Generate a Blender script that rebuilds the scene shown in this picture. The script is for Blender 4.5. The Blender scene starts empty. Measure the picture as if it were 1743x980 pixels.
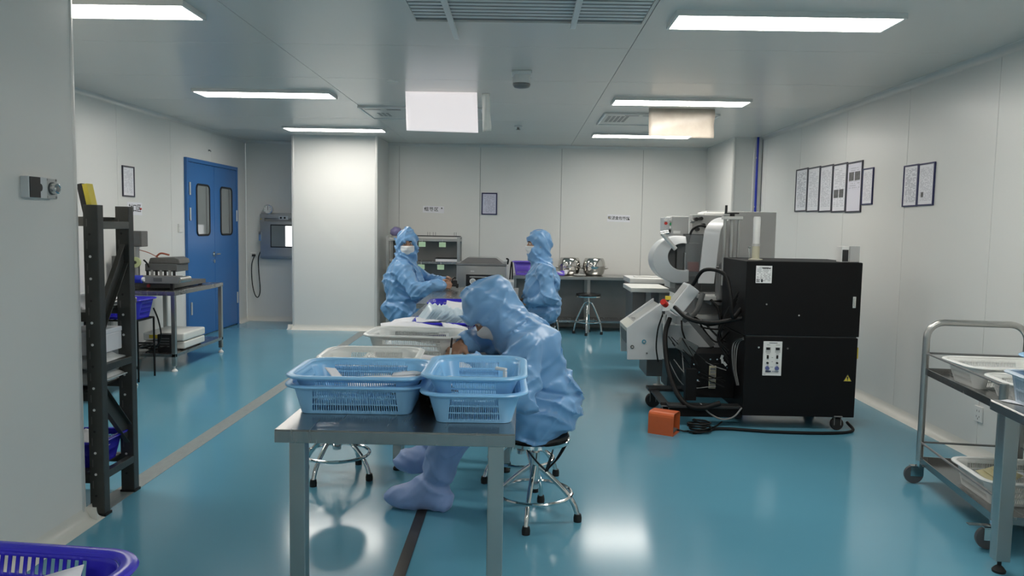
import bpy, bmesh, math, random
import numpy as np
from mathutils import Vector, Matrix, noise as mnoise
random.seed(7)
SC = bpy.context.scene
COL = SC.collection
PI = math.pi

# ------------------------------------------------------------------ camera
F, CX, CY, H = 1317.0, 871.5, 490.0, 1.42          # focal length in px of the 1743x980 frame, eye height
def _axes(vx=888.0, vy=385.0, roll=1.0):
    r = math.radians(roll)
    fy = Vector(((vx-CX)/F, (vy-CY)/F, 1.0)).normalized()
    xr = Vector((math.cos(r), math.sin(r), 0.0)); xr -= fy*xr.dot(fy); xr.normalize()
    zu = xr.cross(fy)
    if zu.y > 0: zu = -zu
    return Matrix((xr, fy, zu))
AX = _axes()
cd = bpy.data.cameras.new('camera'); cam = bpy.data.objects.new('camera', cd); COL.objects.link(cam)
cd.sensor_width = 36.0; cd.lens = 36.0*F/1743.0; cd.clip_start = 0.05; cd.clip_end = 60
_cx = AX @ Vector((1,0,0)); _cy = AX @ Vector((0,-1,0)); _cz = AX @ Vector((0,0,-1))
cam.matrix_world = Matrix.Translation((0,0,H)) @ Matrix((_cx, _cy, _cz)).transposed().to_4x4()
SC.camera = cam

# ------------------------------------------------------------------ world + exposure (the room is closed; lamps below)
w = bpy.data.worlds.new('world'); SC.world = w; w.use_nodes = True
w.node_tree.nodes['Background'].inputs[0].default_value = (0.75, 0.8, 0.85, 1)
w.node_tree.nodes['Background'].inputs[1].default_value = 0.3
vs = SC.view_settings
vs.view_transform = 'Standard'; vs.look = 'None'; vs.gamma = 1.0; vs.use_curve_mapping = False
vs.exposure = 0.72
SC.cycles.diffuse_bounces = 5; SC.cycles.glossy_bounces = 3; SC.cycles.transmission_bounces = 4; SC.cycles.max_bounces = 7
LAMP = 17.0                                            # ceiling panel brightness

# ------------------------------------------------------------------ pixel -> world helpers (planning only)
def _ray(px, py): return AX @ Vector(((px-CX)/F, (py-CY)/F, 1.0))
def at_y(px, py, y): d = _ray(px, py); return Vector((0,0,H)) + d*(y/d.y)
def at_x(px, py, x): d = _ray(px, py); return Vector((0,0,H)) + d*(x/d.x)
def at_z(px, py, z): d = _ray(px, py); return Vector((0,0,H)) + d*((z-H)/d.z)

# ------------------------------------------------------------------ materials
MATS = {}
def mat(name, col, rough=0.5, metal=0.0, var=0.06, scale=8.0, bump=0.0, bscale=60.0, spec=0.5, coat=0.0, coatr=0.1,
        stretch=(1,1,1), trans=0.0, alpha=1.0, sheen=0.0, emit=None, estr=0.0, rvar=0.0, ior=1.45):
    if name in MATS: return MATS[name]
    m = bpy.data.materials.new(name); m.use_nodes = True; MATS[name] = m
    nt = m.node_tree; b = nt.nodes['Principled BSDF']
    L = nt.links.new; N = nt.nodes.new
    tc = N('ShaderNodeTexCoord'); mp = N('ShaderNodeMapping'); mp.inputs['Scale'].default_value = stretch
    L(tc.outputs['Object'], mp.inputs[0])
    nz = N('ShaderNodeTexNoise'); nz.inputs['Scale'].default_value = scale; nz.inputs['Detail'].default_value = 4
    L(mp.outputs[0], nz.inputs['Vector'])
    mx = N('ShaderNodeMix'); mx.data_type = 'RGBA'
    c = col
    mx.inputs['A'].default_value = tuple(x*(1-var) for x in c) + (1,)
    mx.inputs['B'].default_value = tuple(min(1, x*(1+var)) for x in c) + (1,)
    L(nz.outputs['Fac'], mx.inputs['Factor']); L(mx.outputs['Result'], b.inputs['Base Color'])
    b.inputs['Roughness'].default_value = rough; b.inputs['Metallic'].default_value = metal
    b.inputs['Specular IOR Level'].default_value = spec; b.inputs['IOR'].default_value = ior
    b.inputs['Coat Weight'].default_value = coat; b.inputs['Coat Roughness'].default_value = coatr
    b.inputs['Transmission Weight'].default_value = trans; b.inputs['Alpha'].default_value = alpha
    b.inputs['Sheen Weight'].default_value = sheen
    if rvar:
        ma = N('ShaderNodeMath'); ma.operation = 'MULTIPLY_ADD'
        ma.inputs[1].default_value = rvar; ma.inputs[2].default_value = rough - rvar*0.5
        L(nz.outputs['Fac'], ma.inputs[0]); L(ma.outputs[0], b.inputs['Roughness'])
    if bump:
        n2 = N('ShaderNodeTexNoise'); n2.inputs['Scale'].default_value = bscale; n2.inputs['Detail'].default_value = 5
        L(mp.outputs[0], n2.inputs['Vector'])
        bp = N('ShaderNodeBump'); bp.inputs['Strength'].default_value = bump; bp.inputs['Distance'].default_value = 0.01
        L(n2.outputs['Fac'], bp.inputs['Height']); L(bp.outputs[0], b.inputs['Normal'])
    if emit:
        b.inputs['Emission Color'].default_value = tuple(emit)+(1,); b.inputs['Emission Strength'].default_value = estr
    return m

def sheet_mat(name, base=(0.78,0.78,0.82), ink=(0.25,0.25,0.3), lines=24, margin=0.1, top=0.93, bottom=0.08, fill=0.5, word=9.0):
    """paper with printed rows of text (flat print), laid out in the sheet's own generated coordinates"""
    if name in MATS: return MATS[name]
    m = bpy.data.materials.new(name); m.use_nodes = True; MATS[name] = m
    nt = m.node_tree; b = nt.nodes['Principled BSDF']; L = nt.links.new; N = nt.nodes.new
    b.inputs['Roughness'].default_value = 0.45
    tc = N('ShaderNodeTexCoord'); sp = N('ShaderNodeSeparateXYZ'); L(tc.outputs['Generated'], sp.inputs[0])
    def M(op, a, bb=None):
        n = N('ShaderNodeMath'); n.operation = op
        for i, v in enumerate((a, bb)):
            if v is None: continue
            if isinstance(v, (int, float)): n.inputs[i].default_value = v
            else: L(v, n.inputs[i])
        return n.outputs[0]
    u, v = sp.outputs['X'], sp.outputs['Z']
    row = M('FLOOR', M('MULTIPLY', v, lines)); fr = M('FRACT', M('MULTIPLY', v, lines))
    on = M('GREATER_THAN', fr, 1-fill)
    wn = N('ShaderNodeTexNoise'); wn.inputs['Scale'].default_value = 1.0; wn.inputs['Detail'].default_value = 1
    cb = N('ShaderNodeCombineXYZ'); L(M('MULTIPLY', u, word), cb.inputs[0]); L(M('MULTIPLY', row, 7.31), cb.inputs[1])
    L(cb.outputs[0], wn.inputs['Vector'])
    on = M('MULTIPLY', on, M('GREATER_THAN', wn.outputs['Fac'], 0.47))
    for t in (M('GREATER_THAN', u, margin), M('LESS_THAN', u, 1-margin), M('GREATER_THAN', v, bottom), M('LESS_THAN', v, top)):
        on = M('MULTIPLY', on, t)
    mx = N('ShaderNodeMix'); mx.data_type = 'RGBA'
    mx.inputs['A'].default_value = base+(1,); mx.inputs['B'].default_value = ink+(1,)
    L(M('MULTIPLY', on, 0.75), mx.inputs['Factor']); L(mx.outputs['Result'], b.inputs['Base Color'])
    return m

m_panel  = mat('wall_panel', (0.72,0.72,0.695), 0.32, var=0.015, scale=1.5, rvar=0.04, bump=0.012, bscale=3.0)
m_ceil   = mat('ceiling_panel', (0.69,0.675,0.635), 0.27, var=0.015, scale=1.2, spec=0.5, rvar=0.015, bump=0.004, bscale=2.0)
m_joint  = mat('joint_sealant', (0.16,0.17,0.17), 0.7)
m_alu    = mat('aluminium_trim', (0.66,0.66,0.64), 0.38, metal=0.35, var=0.03)
m_cove   = mat('cove_white', (0.70,0.69,0.64), 0.3, var=0.03)
m_white  = mat('white_paint', (0.72,0.72,0.70), 0.4, var=0.02)
m_wplast = mat('white_plastic', (0.74,0.74,0.72), 0.35, var=0.02)
m_steel  = mat('brushed_steel', (0.46,0.46,0.445), 0.30, metal=0.95, var=0.10, scale=5, stretch=(1,14,1), rvar=0.10, bump=0.03, bscale=20)
m_steeld = mat('table_steel', (0.36,0.36,0.355), 0.26, metal=0.95, var=0.12, scale=4, stretch=(12,1,1), rvar=0.10, bump=0.03, bscale=18)
m_chrome = mat('chrome', (0.72,0.72,0.71), 0.10, metal=1.0, var=0.03)
m_rack   = mat('gunmetal_paint', (0.060,0.062,0.058), 0.38, metal=0.3, var=0.15, scale=20, bump=0.1, bscale=150)
m_rackl  = mat('gunmetal_paint_worn', (0.12,0.12,0.11), 0.35, metal=0.4, var=0.2, scale=15)
m_black  = mat('black_paint', (0.006,0.006,0.0065), 0.5, var=0.2, scale=3, spec=0.2)
m_blackp = mat('black_plastic', (0.012,0.012,0.013), 0.4, var=0.15)
m_rubber = mat('rubber', (0.012,0.012,0.012), 0.65)
m_vinyl  = mat('black_vinyl', (0.010,0.010,0.011), 0.35, bump=0.15, bscale=90)
m_blue   = mat('door_blue', (0.035,0.150,0.400), 0.36, var=0.04, scale=2)
m_gasket = mat('gasket', (0.01,0.01,0.012), 0.5)
m_lblue  = mat('light_blue_plastic', (0.27,0.56,0.87), 0.28, var=0.03, spec=0.5)
m_wbask  = mat('white_basket_plastic', (0.76,0.77,0.75), 0.3, var=0.03)
m_tbask  = mat('clear_basket_plastic', (0.55,0.64,0.74), 0.25, var=0.05)
m_purple = mat('purple_plastic', (0.035,0.028,0.50), 0.25, var=0.06)
m_violet = mat('violet_plastic', (0.16,0.10,0.62), 0.3, var=0.05)
m_grey   = mat('machine_grey', (0.47,0.47,0.46), 0.4, var=0.04, metal=0.1)
m_lgrey  = mat('machine_light_grey', (0.60,0.62,0.63), 0.35, var=0.03)
m_dgrey  = mat('machine_dark_grey', (0.10,0.105,0.105), 0.4, var=0.1)
m_mgrey  = mat('machine_mid_grey', (0.22,0.22,0.22), 0.4, var=0.1, metal=0.3)
m_orange = mat('pedal_orange', (0.52,0.105,0.03), 0.4, var=0.08, scale=30, bump=0.08, bscale=200)
m_red    = mat('red_plastic', (0.6,0.03,0.02), 0.35)
m_green  = mat('green_plastic', (0.02,0.35,0.12), 0.35)
m_yellow = mat('yellow_plastic', (0.70,0.56,0.06), 0.4)
m_tag    = mat('pale_green_card', (0.50,0.68,0.45), 0.5, var=0.05)
m_paper  = mat('white_paper', (0.80,0.80,0.84), 0.5, var=0.03, scale=20)
m_pouch  = mat('pouch_blue_white', (0.62,0.74,0.82), 0.3, var=0.12, scale=25)
m_dfilm  = mat('dark_film', (0.07,0.075,0.10), 0.22, var=0.2)
m_cable  = mat('black_cable', (0.005,0.005,0.005), 0.55, spec=0.3)
m_wire   = mat('grey_wire', (0.20,0.20,0.195), 0.4)
m_glass  = mat('window_glass', (0.23,0.25,0.25), 0.06, var=0.1, scale=3)
m_acryl  = mat('clear_acrylic', (0.75,0.80,0.82), 0.08, trans=0.85, alpha=0.55)
m_film   = mat('glow_sheet', (0.8,0.78,0.78), 0.35, var=0.02, emit=(1.0,0.93,0.94), estr=0.36)  # emission added to brighten the hung sheet, not a lamp
m_tape   = mat('floor_joint_grey', (0.22,0.25,0.25), 0.45, var=0.22, scale=12, stretch=(3,1,1), bump=0.2, bscale=40)
m_strip2 = mat('floor_strip_dark', (0.055,0.05,0.045), 0.25, var=0.3, scale=10, metal=0.4)
m_ink    = mat('black_ink', (0.03,0.03,0.035), 0.6)
m_navy   = mat('navy_frame', (0.02,0.022,0.09), 0.4)
m_dframe = mat('dark_frame', (0.03,0.03,0.05), 0.4)
m_suit   = mat('blue_coverall_fabric', (0.185,0.380,0.655), 0.33, var=0.08, scale=6, bump=0.35, bscale=22, spec=0.55, sheen=0.1)
m_skin   = mat('skin', (0.42,0.235,0.155), 0.5, var=0.08, scale=30, bump=0.05, bscale=200)
m_mask   = mat('mask_fabric', (0.80,0.80,0.80), 0.6, var=0.02, bump=0.1, bscale=120)
m_hair   = mat('dark_hair', (0.012,0.009,0.008), 0.5)
m_eye    = mat('eye_white', (0.65,0.63,0.6), 0.2)
m_case   = mat('cream_case', (0.72,0.72,0.68), 0.3, var=0.03)
m_green_t= mat('green_trim', (0.30,0.38,0.30), 0.4)
m_lens   = mat('dark_screen', (0.015,0.016,0.018), 0.12)
m_bluep  = mat('blue_plastic', (0.02,0.04,0.40), 0.35)
m_pot    = mat('polished_steel', (0.60,0.58,0.55), 0.08, metal=1.0, var=0.05)
m_lamp   = mat('lamp_diffuser', (0.9,0.9,0.9), 0.5, emit=(1.0,0.955,0.885), estr=LAMP)
m_boxlit = mat('pass_box_lit_wall', (0.8,0.8,0.8), 0.5, emit=(1,1,1), estr=1.2)
m_sealed = mat('plastic_wrap', (0.66,0.68,0.68), 0.15, var=0.1, scale=20, bump=0.5, bscale=30)

def cloth_bump(m, sc, st, dist=0.02):
    nt = m.node_tree; n = [x for x in nt.nodes if x.type == 'BUMP'][0]; tx = n.inputs['Height'].links[0].from_node
    tx.noise_type = 'RIDGED_MULTIFRACTAL'; tx.inputs['Scale'].default_value = sc; tx.inputs['Detail'].default_value = 3.0
    tx.inputs['Distortion'].default_value = 0.6; n.inputs['Strength'].default_value = st; n.inputs['Distance'].default_value = dist
cloth_bump(m_suit, 7.0, 0.9, 0.045)
# epoxy floor
m_floor = mat('epoxy_floor', (0.106,0.305,0.415), 0.15, var=0.05, scale=1.4, spec=0.55, rvar=0.05, bump=0.018, bscale=5.0)

# ------------------------------------------------------------------ mesh helpers
class MB:
    def __init__(s): s.v = []; s.f = []
    def add(s, vs, fs, M=None):
        o = len(s.v)
        s.v += [tuple(M @ Vector(p)) if M is not None else tuple(p) for p in vs]
        s.f += [tuple(i+o for i in f) for f in fs]; return s
    def box(s, x0, x1, y0, y1, z0, z1, M=None):
        v = [(x0,y0,z0),(x1,y0,z0),(x1,y1,z0),(x0,y1,z0),(x0,y0,z1),(x1,y0,z1),(x1,y1,z1),(x0,y1,z1)]
        f = [(0,3,2,1),(4,5,6,7),(0,1,5,4),(1,2,6,5),(2,3,7,6),(3,0,4,7)]
        return s.add(v, f, M)
    def cbox(s, c, sx, sy, sz, M=None):
        return s.box(c[0]-sx/2, c[0]+sx/2, c[1]-sy/2, c[1]+sy/2, c[2]-sz/2, c[2]+sz/2, M)
    def cone(s, p0, p1, r0, r1=None, n=16, caps=True):
        r1 = r0 if r1 is None else r1
        p0 = Vector(p0); p1 = Vector(p1); d = (p1-p0).normalized()
        a = d.orthogonal().normalized(); b = d.cross(a)
        v = []
        for p, r in ((p0,r0),(p1,r1)):
            for i in range(n):
                t = 2*PI*i/n; v.append(p + (a*math.cos(t)+b*math.sin(t))*r)
        f = [(i,(i+1)%n,n+(i+1)%n,n+i) for i in range(n)]
        if caps: f += [tuple(range(n-1,-1,-1)), tuple(range(n,2*n))]
        return s.add(v, f)
    def tube(s, pts, r, n=8, closed=False, ry=None):
        P = [Vector(p) for p in pts]; m = len(P); v = []; prev = None
        for i in range(m):
            if closed: d = P[(i+1)%m]-P[i-1]
            else: d = P[min(i+1,m-1)]-P[max(i-1,0)]
            d.normalize()
            if prev is None:
                a = d.orthogonal().normalized() if ry is None else d.cross(Vector((0,0,1))).normalized()
            else:
                a = prev - d*prev.dot(d)
                if a.length < 1e-6: a = d.orthogonal()
                a.normalize()
            if ry is not None:
                c = d.cross(Vector((0,0,1)))
                if c.length > 1e-4: a = c.normalized()
            prev = a; b = d.cross(a)
            rr = r(i/(m-1)) if callable(r) else r
            for k in range(n):
                t = 2*PI*k/n; v.append(P[i] + a*math.cos(t)*rr + b*math.sin(t)*(ry if ry is not None else rr))
        f = []
        for i in range(m if closed else m-1):
            j = (i+1)%m
            for k in range(n):
                f.append((i*n+k, i*n+(k+1)%n, j*n+(k+1)%n, j*n+k))
        if not closed: f += [tuple(range(n-1,-1,-1)), tuple(range((m-1)*n, m*n))]
        return s.add(v, f)
    def lathe(s, prof, c=(0,0,0), n=28, M=None):
        v = []; f = []
        for r, z in prof:
            for i in range(n):
                t = 2*PI*i/n; v.append((c[0]+r*math.cos(t), c[1]+r*math.sin(t), c[2]+z))
        m = len(prof)
        for j in range(m-1):
            for i in range(n):
                f.append((j*n+i, j*n+(i+1)%n, (j+1)*n+(i+1)%n, (j+1)*n+i))
        f += [tuple(range(n-1,-1,-1)), tuple(range((m-1)*n, m*n))]
        return s.add(v, f, M)
    def prism(s, poly, y0, y1, plane='xz', M=None):
        """extrude a 2-D outline; plane xz -> along y, yz -> along x, xy -> along z"""
        n = len(poly); v = []
        for t in (y0, y1):
            for a, b in poly:
                v.append({'xz':(a,t,b),'yz':(t,a,b),'xy':(a,b,t)}[plane])
        f = [tuple(range(n)), tuple(range(2*n-1, n-1, -1))] + [(i, n+i, n+(i+1)%n, (i+1)%n) for i in range(n)]
        return s.add(v, f, M)
    def mesh(s, name, fix=True):
        me = bpy.data.meshes.new(name); me.from_pydata(s.v, [], s.f)
        if fix:
            bm = bmesh.new(); bm.from_mesh(me); bmesh.ops.recalc_face_normals(bm, faces=bm.faces); bm.to_mesh(me); bm.free()
        me.update(); return me

ORG = {}
def obj(name, mb, material, parent=None, bevel=0.0, smooth=False, seg=2, solid=0.0, fix=True, label=None, kind=None):
    me = mb if isinstance(mb, bpy.types.Mesh) else mb.mesh(name, fix)
    if parent is not None and parent.name in ORG and not isinstance(mb, bpy.types.Mesh):
        me.transform(Matrix.Translation(-ORG[parent.name]))
    o = bpy.data.objects.new(name, me); COL.objects.link(o)
    if parent is not None:
        o.parent = parent
        if parent.name in ORG: ORG[o.name] = ORG[parent.name]
    if not me.materials: me.materials.append(material)
    if smooth:
        me.polygons.foreach_set('use_smooth', [True]*len(me.polygons))
        if smooth != 'all': me.set_sharp_from_angle(angle=math.radians(smooth if isinstance(smooth,(int,float)) and smooth > 1 else 40))
    if solid:
        md = o.modifiers.new('solid','SOLIDIFY'); md.thickness = solid; md.offset = 0
    if bevel:
        md = o.modifiers.new('bevel','BEVEL'); md.width = bevel; md.segments = seg; md.limit_method = 'ANGLE'; md.angle_limit = math.radians(40)
        md.use_clamp_overlap = True
    if label: o['label'] = label
    if kind: o['kind'] = kind
    return o
def tag(o, label, cat, group=None):
    o['label'] = label; o['category'] = cat
    if group: o['group'] = group
    return o
def thing(name, label, cat, loc=(0,0,0), rotz=0.0, group=None, world=False):
    """an Empty at the thing's base; world=True: its parts are written in room coordinates"""
    o = bpy.data.objects.new(name, None); COL.objects.link(o); o.empty_display_size = 0.1
    o.location = loc; o.rotation_euler = (0,0,rotz); tag(o, label, cat, group)
    if world: ORG[o.name] = Vector(loc)
    return o
def struct(name, loc=None):
    o = bpy.data.objects.new(name, None); COL.objects.link(o); o['kind'] = 'structure'
    return o
def copy_tree(o, parent=None):
    c = o.copy(); COL.objects.link(c); c.parent = parent
    for ch in list(o.children): copy_tree(ch, c)
    return c
def bez(pts, n=24):
    """smooth Catmull-Rom path through points"""
    P = [Vector(p) for p in pts]; P = [P[0]*2-P[1]] + P + [P[-1]*2-P[-2]]
    out = []; segs = len(P)-3; per = max(2, n//segs)
    for i in range(segs):
        a,b,c,d = P[i:i+4]
        for k in range(per):
            t = k/per
            out.append(0.5*((2*b)+(c-a)*t+(2*a-5*b+4*c-d)*t*t+(3*b-a-3*c+d)*t*t*t))
    out.append(P[-2]); return out
def RZ(a): return Matrix.Rotation(a,4,'Z')
def TR(x,y,z): return Matrix.Translation((x,y,z))
def text_mesh(s, size, depth=0.0005, bold=0.0):
    c = bpy.data.curves.new('txt','FONT'); c.body = s; c.size = size; c.extrude = depth; c.align_x = 'CENTER'; c.align_y = 'CENTER'
    c.offset = bold
    o = bpy.data.objects.new('txt', c); COL.objects.link(o)
    dg = bpy.context.evaluated_depsgraph_get()
    me = bpy.data.meshes.new_from_object(o.evaluated_get(dg)); bpy.data.objects.remove(o); bpy.data.curves.remove(c)
    me.transform(Matrix.Rotation(PI/2,4,'X'))       # stand upright in xz, facing -y
    return me
# ================================================================== the room
XL, XR, YB, YF, ZC = -3.94, 2.95, 11.05, -3.0, 2.56
XP, YP = -2.03, 3.53                                   # partition block at the left, near the camera
GAP = 0.004

fl = obj('floor', MB().box(XL-0.1, XR+0.1, YF-0.1, YB+0.1, -0.12, 0.0), m_floor, kind='structure')

def panel_wall(name, axis, pos, out, joints, z0=0.0, z1=ZC, ends=None):
    """a backing slab with separate sandwich panels; axis 'x': wall plane at x=pos, panels run along y"""
    root = struct(name); th = 0.012
    a, b = joints[0], joints[-1]
    back = (pos - out*0.10, pos - out*th); back = (min(back), max(back)); fr = (min(pos, pos-out*th), max(pos, pos-out*th))
    m = MB(); m.box(*( (back[0],back[1],a,b,z0,z1) if axis == 'x' else (a,b,back[0],back[1],z0,z1) ))
    obj('backing', m, m_joint, root)
    for j0, j1 in zip(joints[:-1], joints[1:]):
        p = MB(); s0, s1 = j0+GAP/2, j1-GAP/2
        p.box(*( (fr[0],fr[1],s0,s1,z0,z1) if axis == 'x' else (s0,s1,fr[0],fr[1],z0,z1) ))
        obj('panel', p, m_panel, root, bevel=0.002, seg=1)
    return root
panel_wall('wall_left', 'x', XL, 1, [3.53,5.24,6.39,7.54,8.69,9.84,YB])
panel_wall('wall_right', 'x', XR, -1, [YF,-2.1,-0.9,0.25,1.4,2.6,3.77,4.92,6.04,7.18,8.35,9.5,YB])
panel_wall('wall_back', 'y', YB, -1, [XL,-2.9,-1.75,-0.6,0.55,1.7,XR])
panel_wall('wall_front', 'y', YF, 1, [XP,-1.0,0.15,1.3,XR])
# partition block, structural column, corner pilaster
def block(name, x0, x1, y0, y1, edges):
    root = struct(name)
    obj('panel', MB().box(x0, x1, y0, y1, 0, ZC), m_panel, root)
    for ex, ey in edges:                                # rounded aluminium corner profiles
        m = MB(); m.cone((ex,ey,0.05),(ex,ey,ZC),0.022,n=20,caps=False); obj('corner_profile', m, m_alu, root, smooth=True)
    return root
block('wall_partition', XL, XP, YF, YP, [(XP-0.018,YP-0.018)])
block('wall_column', -3.03, -1.905, 10.2, YB, [(-3.03+0.018,10.218),(-1.905-0.018,10.218)])
block('wall_pilaster', 2.60, XR, 9.70, YB, [(2.618,9.718)])

# ceiling: panels in a grid of thin joints
cl = struct('ceiling')
obj('backing', MB().box(XL-0.1,XR+0.1,YF-0.1,YB+0.1,ZC+0.012,ZC+0.1), m_joint, cl)
cxs = [XL,-1.6,0.67,XR]; cys = [YF,-1.9,-0.75,0.41,1.57,2.73,3.89,5.05,6.2,7.36,8.52,9.68,YB]
for x0, x1 in zip(cxs[:-1], cxs[1:]):
    for y0, y1 in zip(cys[:-1], cys[1:]):
        obj('panel', MB().box(x0+GAP/2,x1-GAP/2,y0+GAP/2,y1-GAP/2,ZC,ZC+0.012), m_ceil, cl)

# coves at the floor and the ceiling
def cove_poly(r, flip=1):
    return [(0,0),(r,0)] + [(r-r*math.sin(t), r-r*math.cos(t)) for t in [PI/2*k/6 for k in range(1,6)]] + [(0,r)]
def cove(name, wall, pos, out, a, b, r=0.065, top=False, mt=None):
    m = MB(); poly = [(pos+out*d, (ZC-z) if top else z) for d, z in cove_poly(r)]
    m.prism(poly, a, b, 'xz' if wall == 'x' else 'yz')
    return obj(name, m, mt or m_cove, kind='structure', smooth=True)
cove('baseboard_left','x',XL,1,YP,9.03); cove('baseboard_left','x',XL,1,10.66,YB)
cove('baseboard_right','x',XR,-1,YF,9.70)
cove('baseboard_back','y',YB,-1,XL,-3.03); cove('baseboard_back','y',YB,-1,-1.905,2.6)
cove('baseboard_partition','x',XP,1,YF,YP+0.05); cove('baseboard_partition','y',YP,1,XL,XP+0.05)
cove('baseboard_column','y',10.2,-1,-3.09,-1.845); cove('baseboard_column','x',-1.905,1,10.14,YB); cove('baseboard_column','x',-3.03,-1,10.14,YB)
cove('baseboard_pilaster','y',9.7,-1,2.54,XR); cove('baseboard_pilaster','x',2.6,-1,9.64,YB)
cove('trim_1','x',XL,1,YP,YB,0.04,True,m_alu); cove('trim_2','x',XR,-1,YF,9.7,0.045,True,m_alu); cove('trim_3','y',YB,-1,-1.905,2.6,0.04,True,m_alu)
cove('trim_4','y',YB,-1,XL,-3.03,0.04,True,m_alu)
# floor joint strips
obj('trim_5', MB().box(-2.11,-2.0,3.6,10.1,0.0,0.0016), m_tape, kind='structure')
obj('trim_6', MB().box(-0.495,-0.445,1.0,4.02,0.0,0.004), m_strip2, kind='structure', bevel=0.001)

# ------------------------------------------------------------------ door
d = struct('door_1'); X = XL
m = MB(); y0, y1, zt = 9.03, 10.655, 2.155
m.box(X,X+0.035,y0,y0+0.045,0,zt); m.box(X,X+0.035,y1-0.045,y1,0,zt); m.box(X,X+0.035,y0+0.045,y1-0.045,zt-0.045,zt)
obj('door_frame', m, m_blue, d, bevel=0.003)
for (a, b, w0, w1) in ((y0+0.049, 9.842, 9.30, 9.68), (9.848, y1-0.049, 10.04, 10.425)):
    lf = obj('door_leaf', MB().box(X,X+0.028,a,b,0.012,zt-0.05), m_blue, d, bevel=0.003)
    # window: rounded gasket ring, pane, a glimpse of mullion behind the pane
    def rr(c0,c1,z0,z1,r,n=6):
        pts = []
        for (cy,cz,a0) in ((c1-r,z1-r,0),(c0+r,z1-r,PI/2),(c0+r,z0+r,PI),(c1-r,z0+r,1.5*PI)):
            for k in range(n+1): t = a0+PI/2*k/n; pts.append((cy+r*math.cos(t), cz+r*math.sin(t)))
        return pts
    g = MB(); g.tube([(X+0.030,p,q) for p,q in rr(w0,w1,1.245,1.855,0.055)], 0.013, 8, closed=True)
    obj('window_gasket', g, m_gasket, lf, smooth=True)
    pn = obj('pane', MB().prism(rr(w0,w1,1.245,1.855,0.055), X+0.027, X+0.031, 'yz'), m_glass, lf)
    hm = MB().box(X+0.031,X+0.0325,w1-0.10,w1-0.075,1.26,1.84); obj('mullion', hm, m_dgrey, lf)
    for hz in ((1.72,1.42,0.3) if a < 9.5 else ()):
        h = MB(); h.cone((X+0.038,a+0.02,hz),(X+0.038,a+0.02,hz+0.15),0.011,n=10); obj('hinge', h, m_alu, d, smooth=True)
    for hz in ((1.42,0.3) if a > 9.5 else ()):
        h = MB(); h.cone((X+0.038,b-0.02,hz),(X+0.038,b-0.02,hz+0.15),0.011,n=10); obj('hinge', h, m_alu, d, smooth=True)
lk = MB(); lk.cone((X+0.028,9.79,1.0),(X+0.04,9.79,1.0),0.032,n=18); lk.cone((X+0.04,9.79,1.0),(X+0.075,9.79,1.0),0.011,n=12)
lk.cone((X+0.07,9.79,1.0),(X+0.07,9.90,1.0),0.010,n=10); lk.cone((X+0.028,9.79,0.91),(X+0.045,9.79,0.91),0.024,n=16)
obj('door_handle', lk, m_chrome, d, smooth=True)

# ------------------------------------------------------------------ ceiling lamps
def lamp(x, y, label):
    t = thing('ceiling_light', label, 'light', (x,y,ZC), 0, 'LED panel lamps on the ceiling')
    m = MB(); W, D, h = 1.2, 0.3, 0.028; e = 0.014
    m.box(-W/2,W/2,-D/2,-D/2+e,-h,0); m.box(-W/2,W/2,D/2-e,D/2,-h,0); m.box(-W/2,-W/2+e,-D/2+e,D/2-e,-h,0); m.box(W/2-e,W/2,-D/2+e,D/2-e,-h,0)
    obj('lamp_frame', m, m_white, t)
    obj('diffuser', MB().box(-W/2+e,W/2-e,-D/2+e,D/2-e,-h+0.003,-0.004), m_lamp, t)
lamp(-2.38,4.25,'LED panel lamp beside the grey partition, nearest on the left')
lamp(1.39,4.30,'long LED panel lamp nearest the camera over the right side')
lamp(-2.28,6.92,'LED panel lamp in the middle of the left row')
lamp(1.39,7.02,'LED panel lamp in the middle of the right row, above the hung cream film')
lamp(-2.27,9.42,'LED panel lamp just in front of the white column')
lamp(1.44,9.58,'farthest LED panel lamp on the right, near the back wall')
for xx, yy, nm in ((-0.95,-1.6,'behind'),(1.39,1.65,'above'),(1.39,-1.0,'behind')):
    if True:
        lamp(xx, yy, 'LED panel lamp %s the camera on the %s, out of view' % (nm, 'left' if xx < 0 else 'right'))

# ------------------------------------------------------------------ things on the ceiling
t = thing('ceiling_reflection','wide grey ceiling reflection built as grille at the top edge of the view','slats',(0.02,3.95,ZC),0,world=True)  # striped reflections on the ceiling, modelled as slats
m = MB(); gx0,gx1,gy0,gy1 = -0.62,0.655,3.0,4.42
m.box(gx0,gx1,gy1-0.012,gy1,ZC-0.012,ZC); m.box(gx0,gx0+0.012,gy0,gy1-0.012,ZC-0.012,ZC); m.box(gx1-0.012,gx1,gy0,gy1-0.012,ZC-0.012,ZC)
obj('stripe_frame', m, m_ceil, t); obj('stripe_back', MB().box(gx0+0.012,gx1-0.012,gy0,gy1-0.012,ZC-0.0015,ZC), m_mgrey, t)
k = 0; yy = gy0+0.02
while yy < gy1-0.04:
    s = MB(); s.box(gx0+0.013, gx1-0.013, yy, yy+0.034, ZC-0.0045, ZC-0.0016)
    obj('slat', s, m_white, t); yy += 0.062
for bx, be in ((-0.41,4.75),(0.266,4.46)):
    obj('rail', MB().box(bx-0.016,bx+0.016,gy0,be,ZC-0.030,ZC-0.0165), m_white, t, bevel=0.003)

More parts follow.
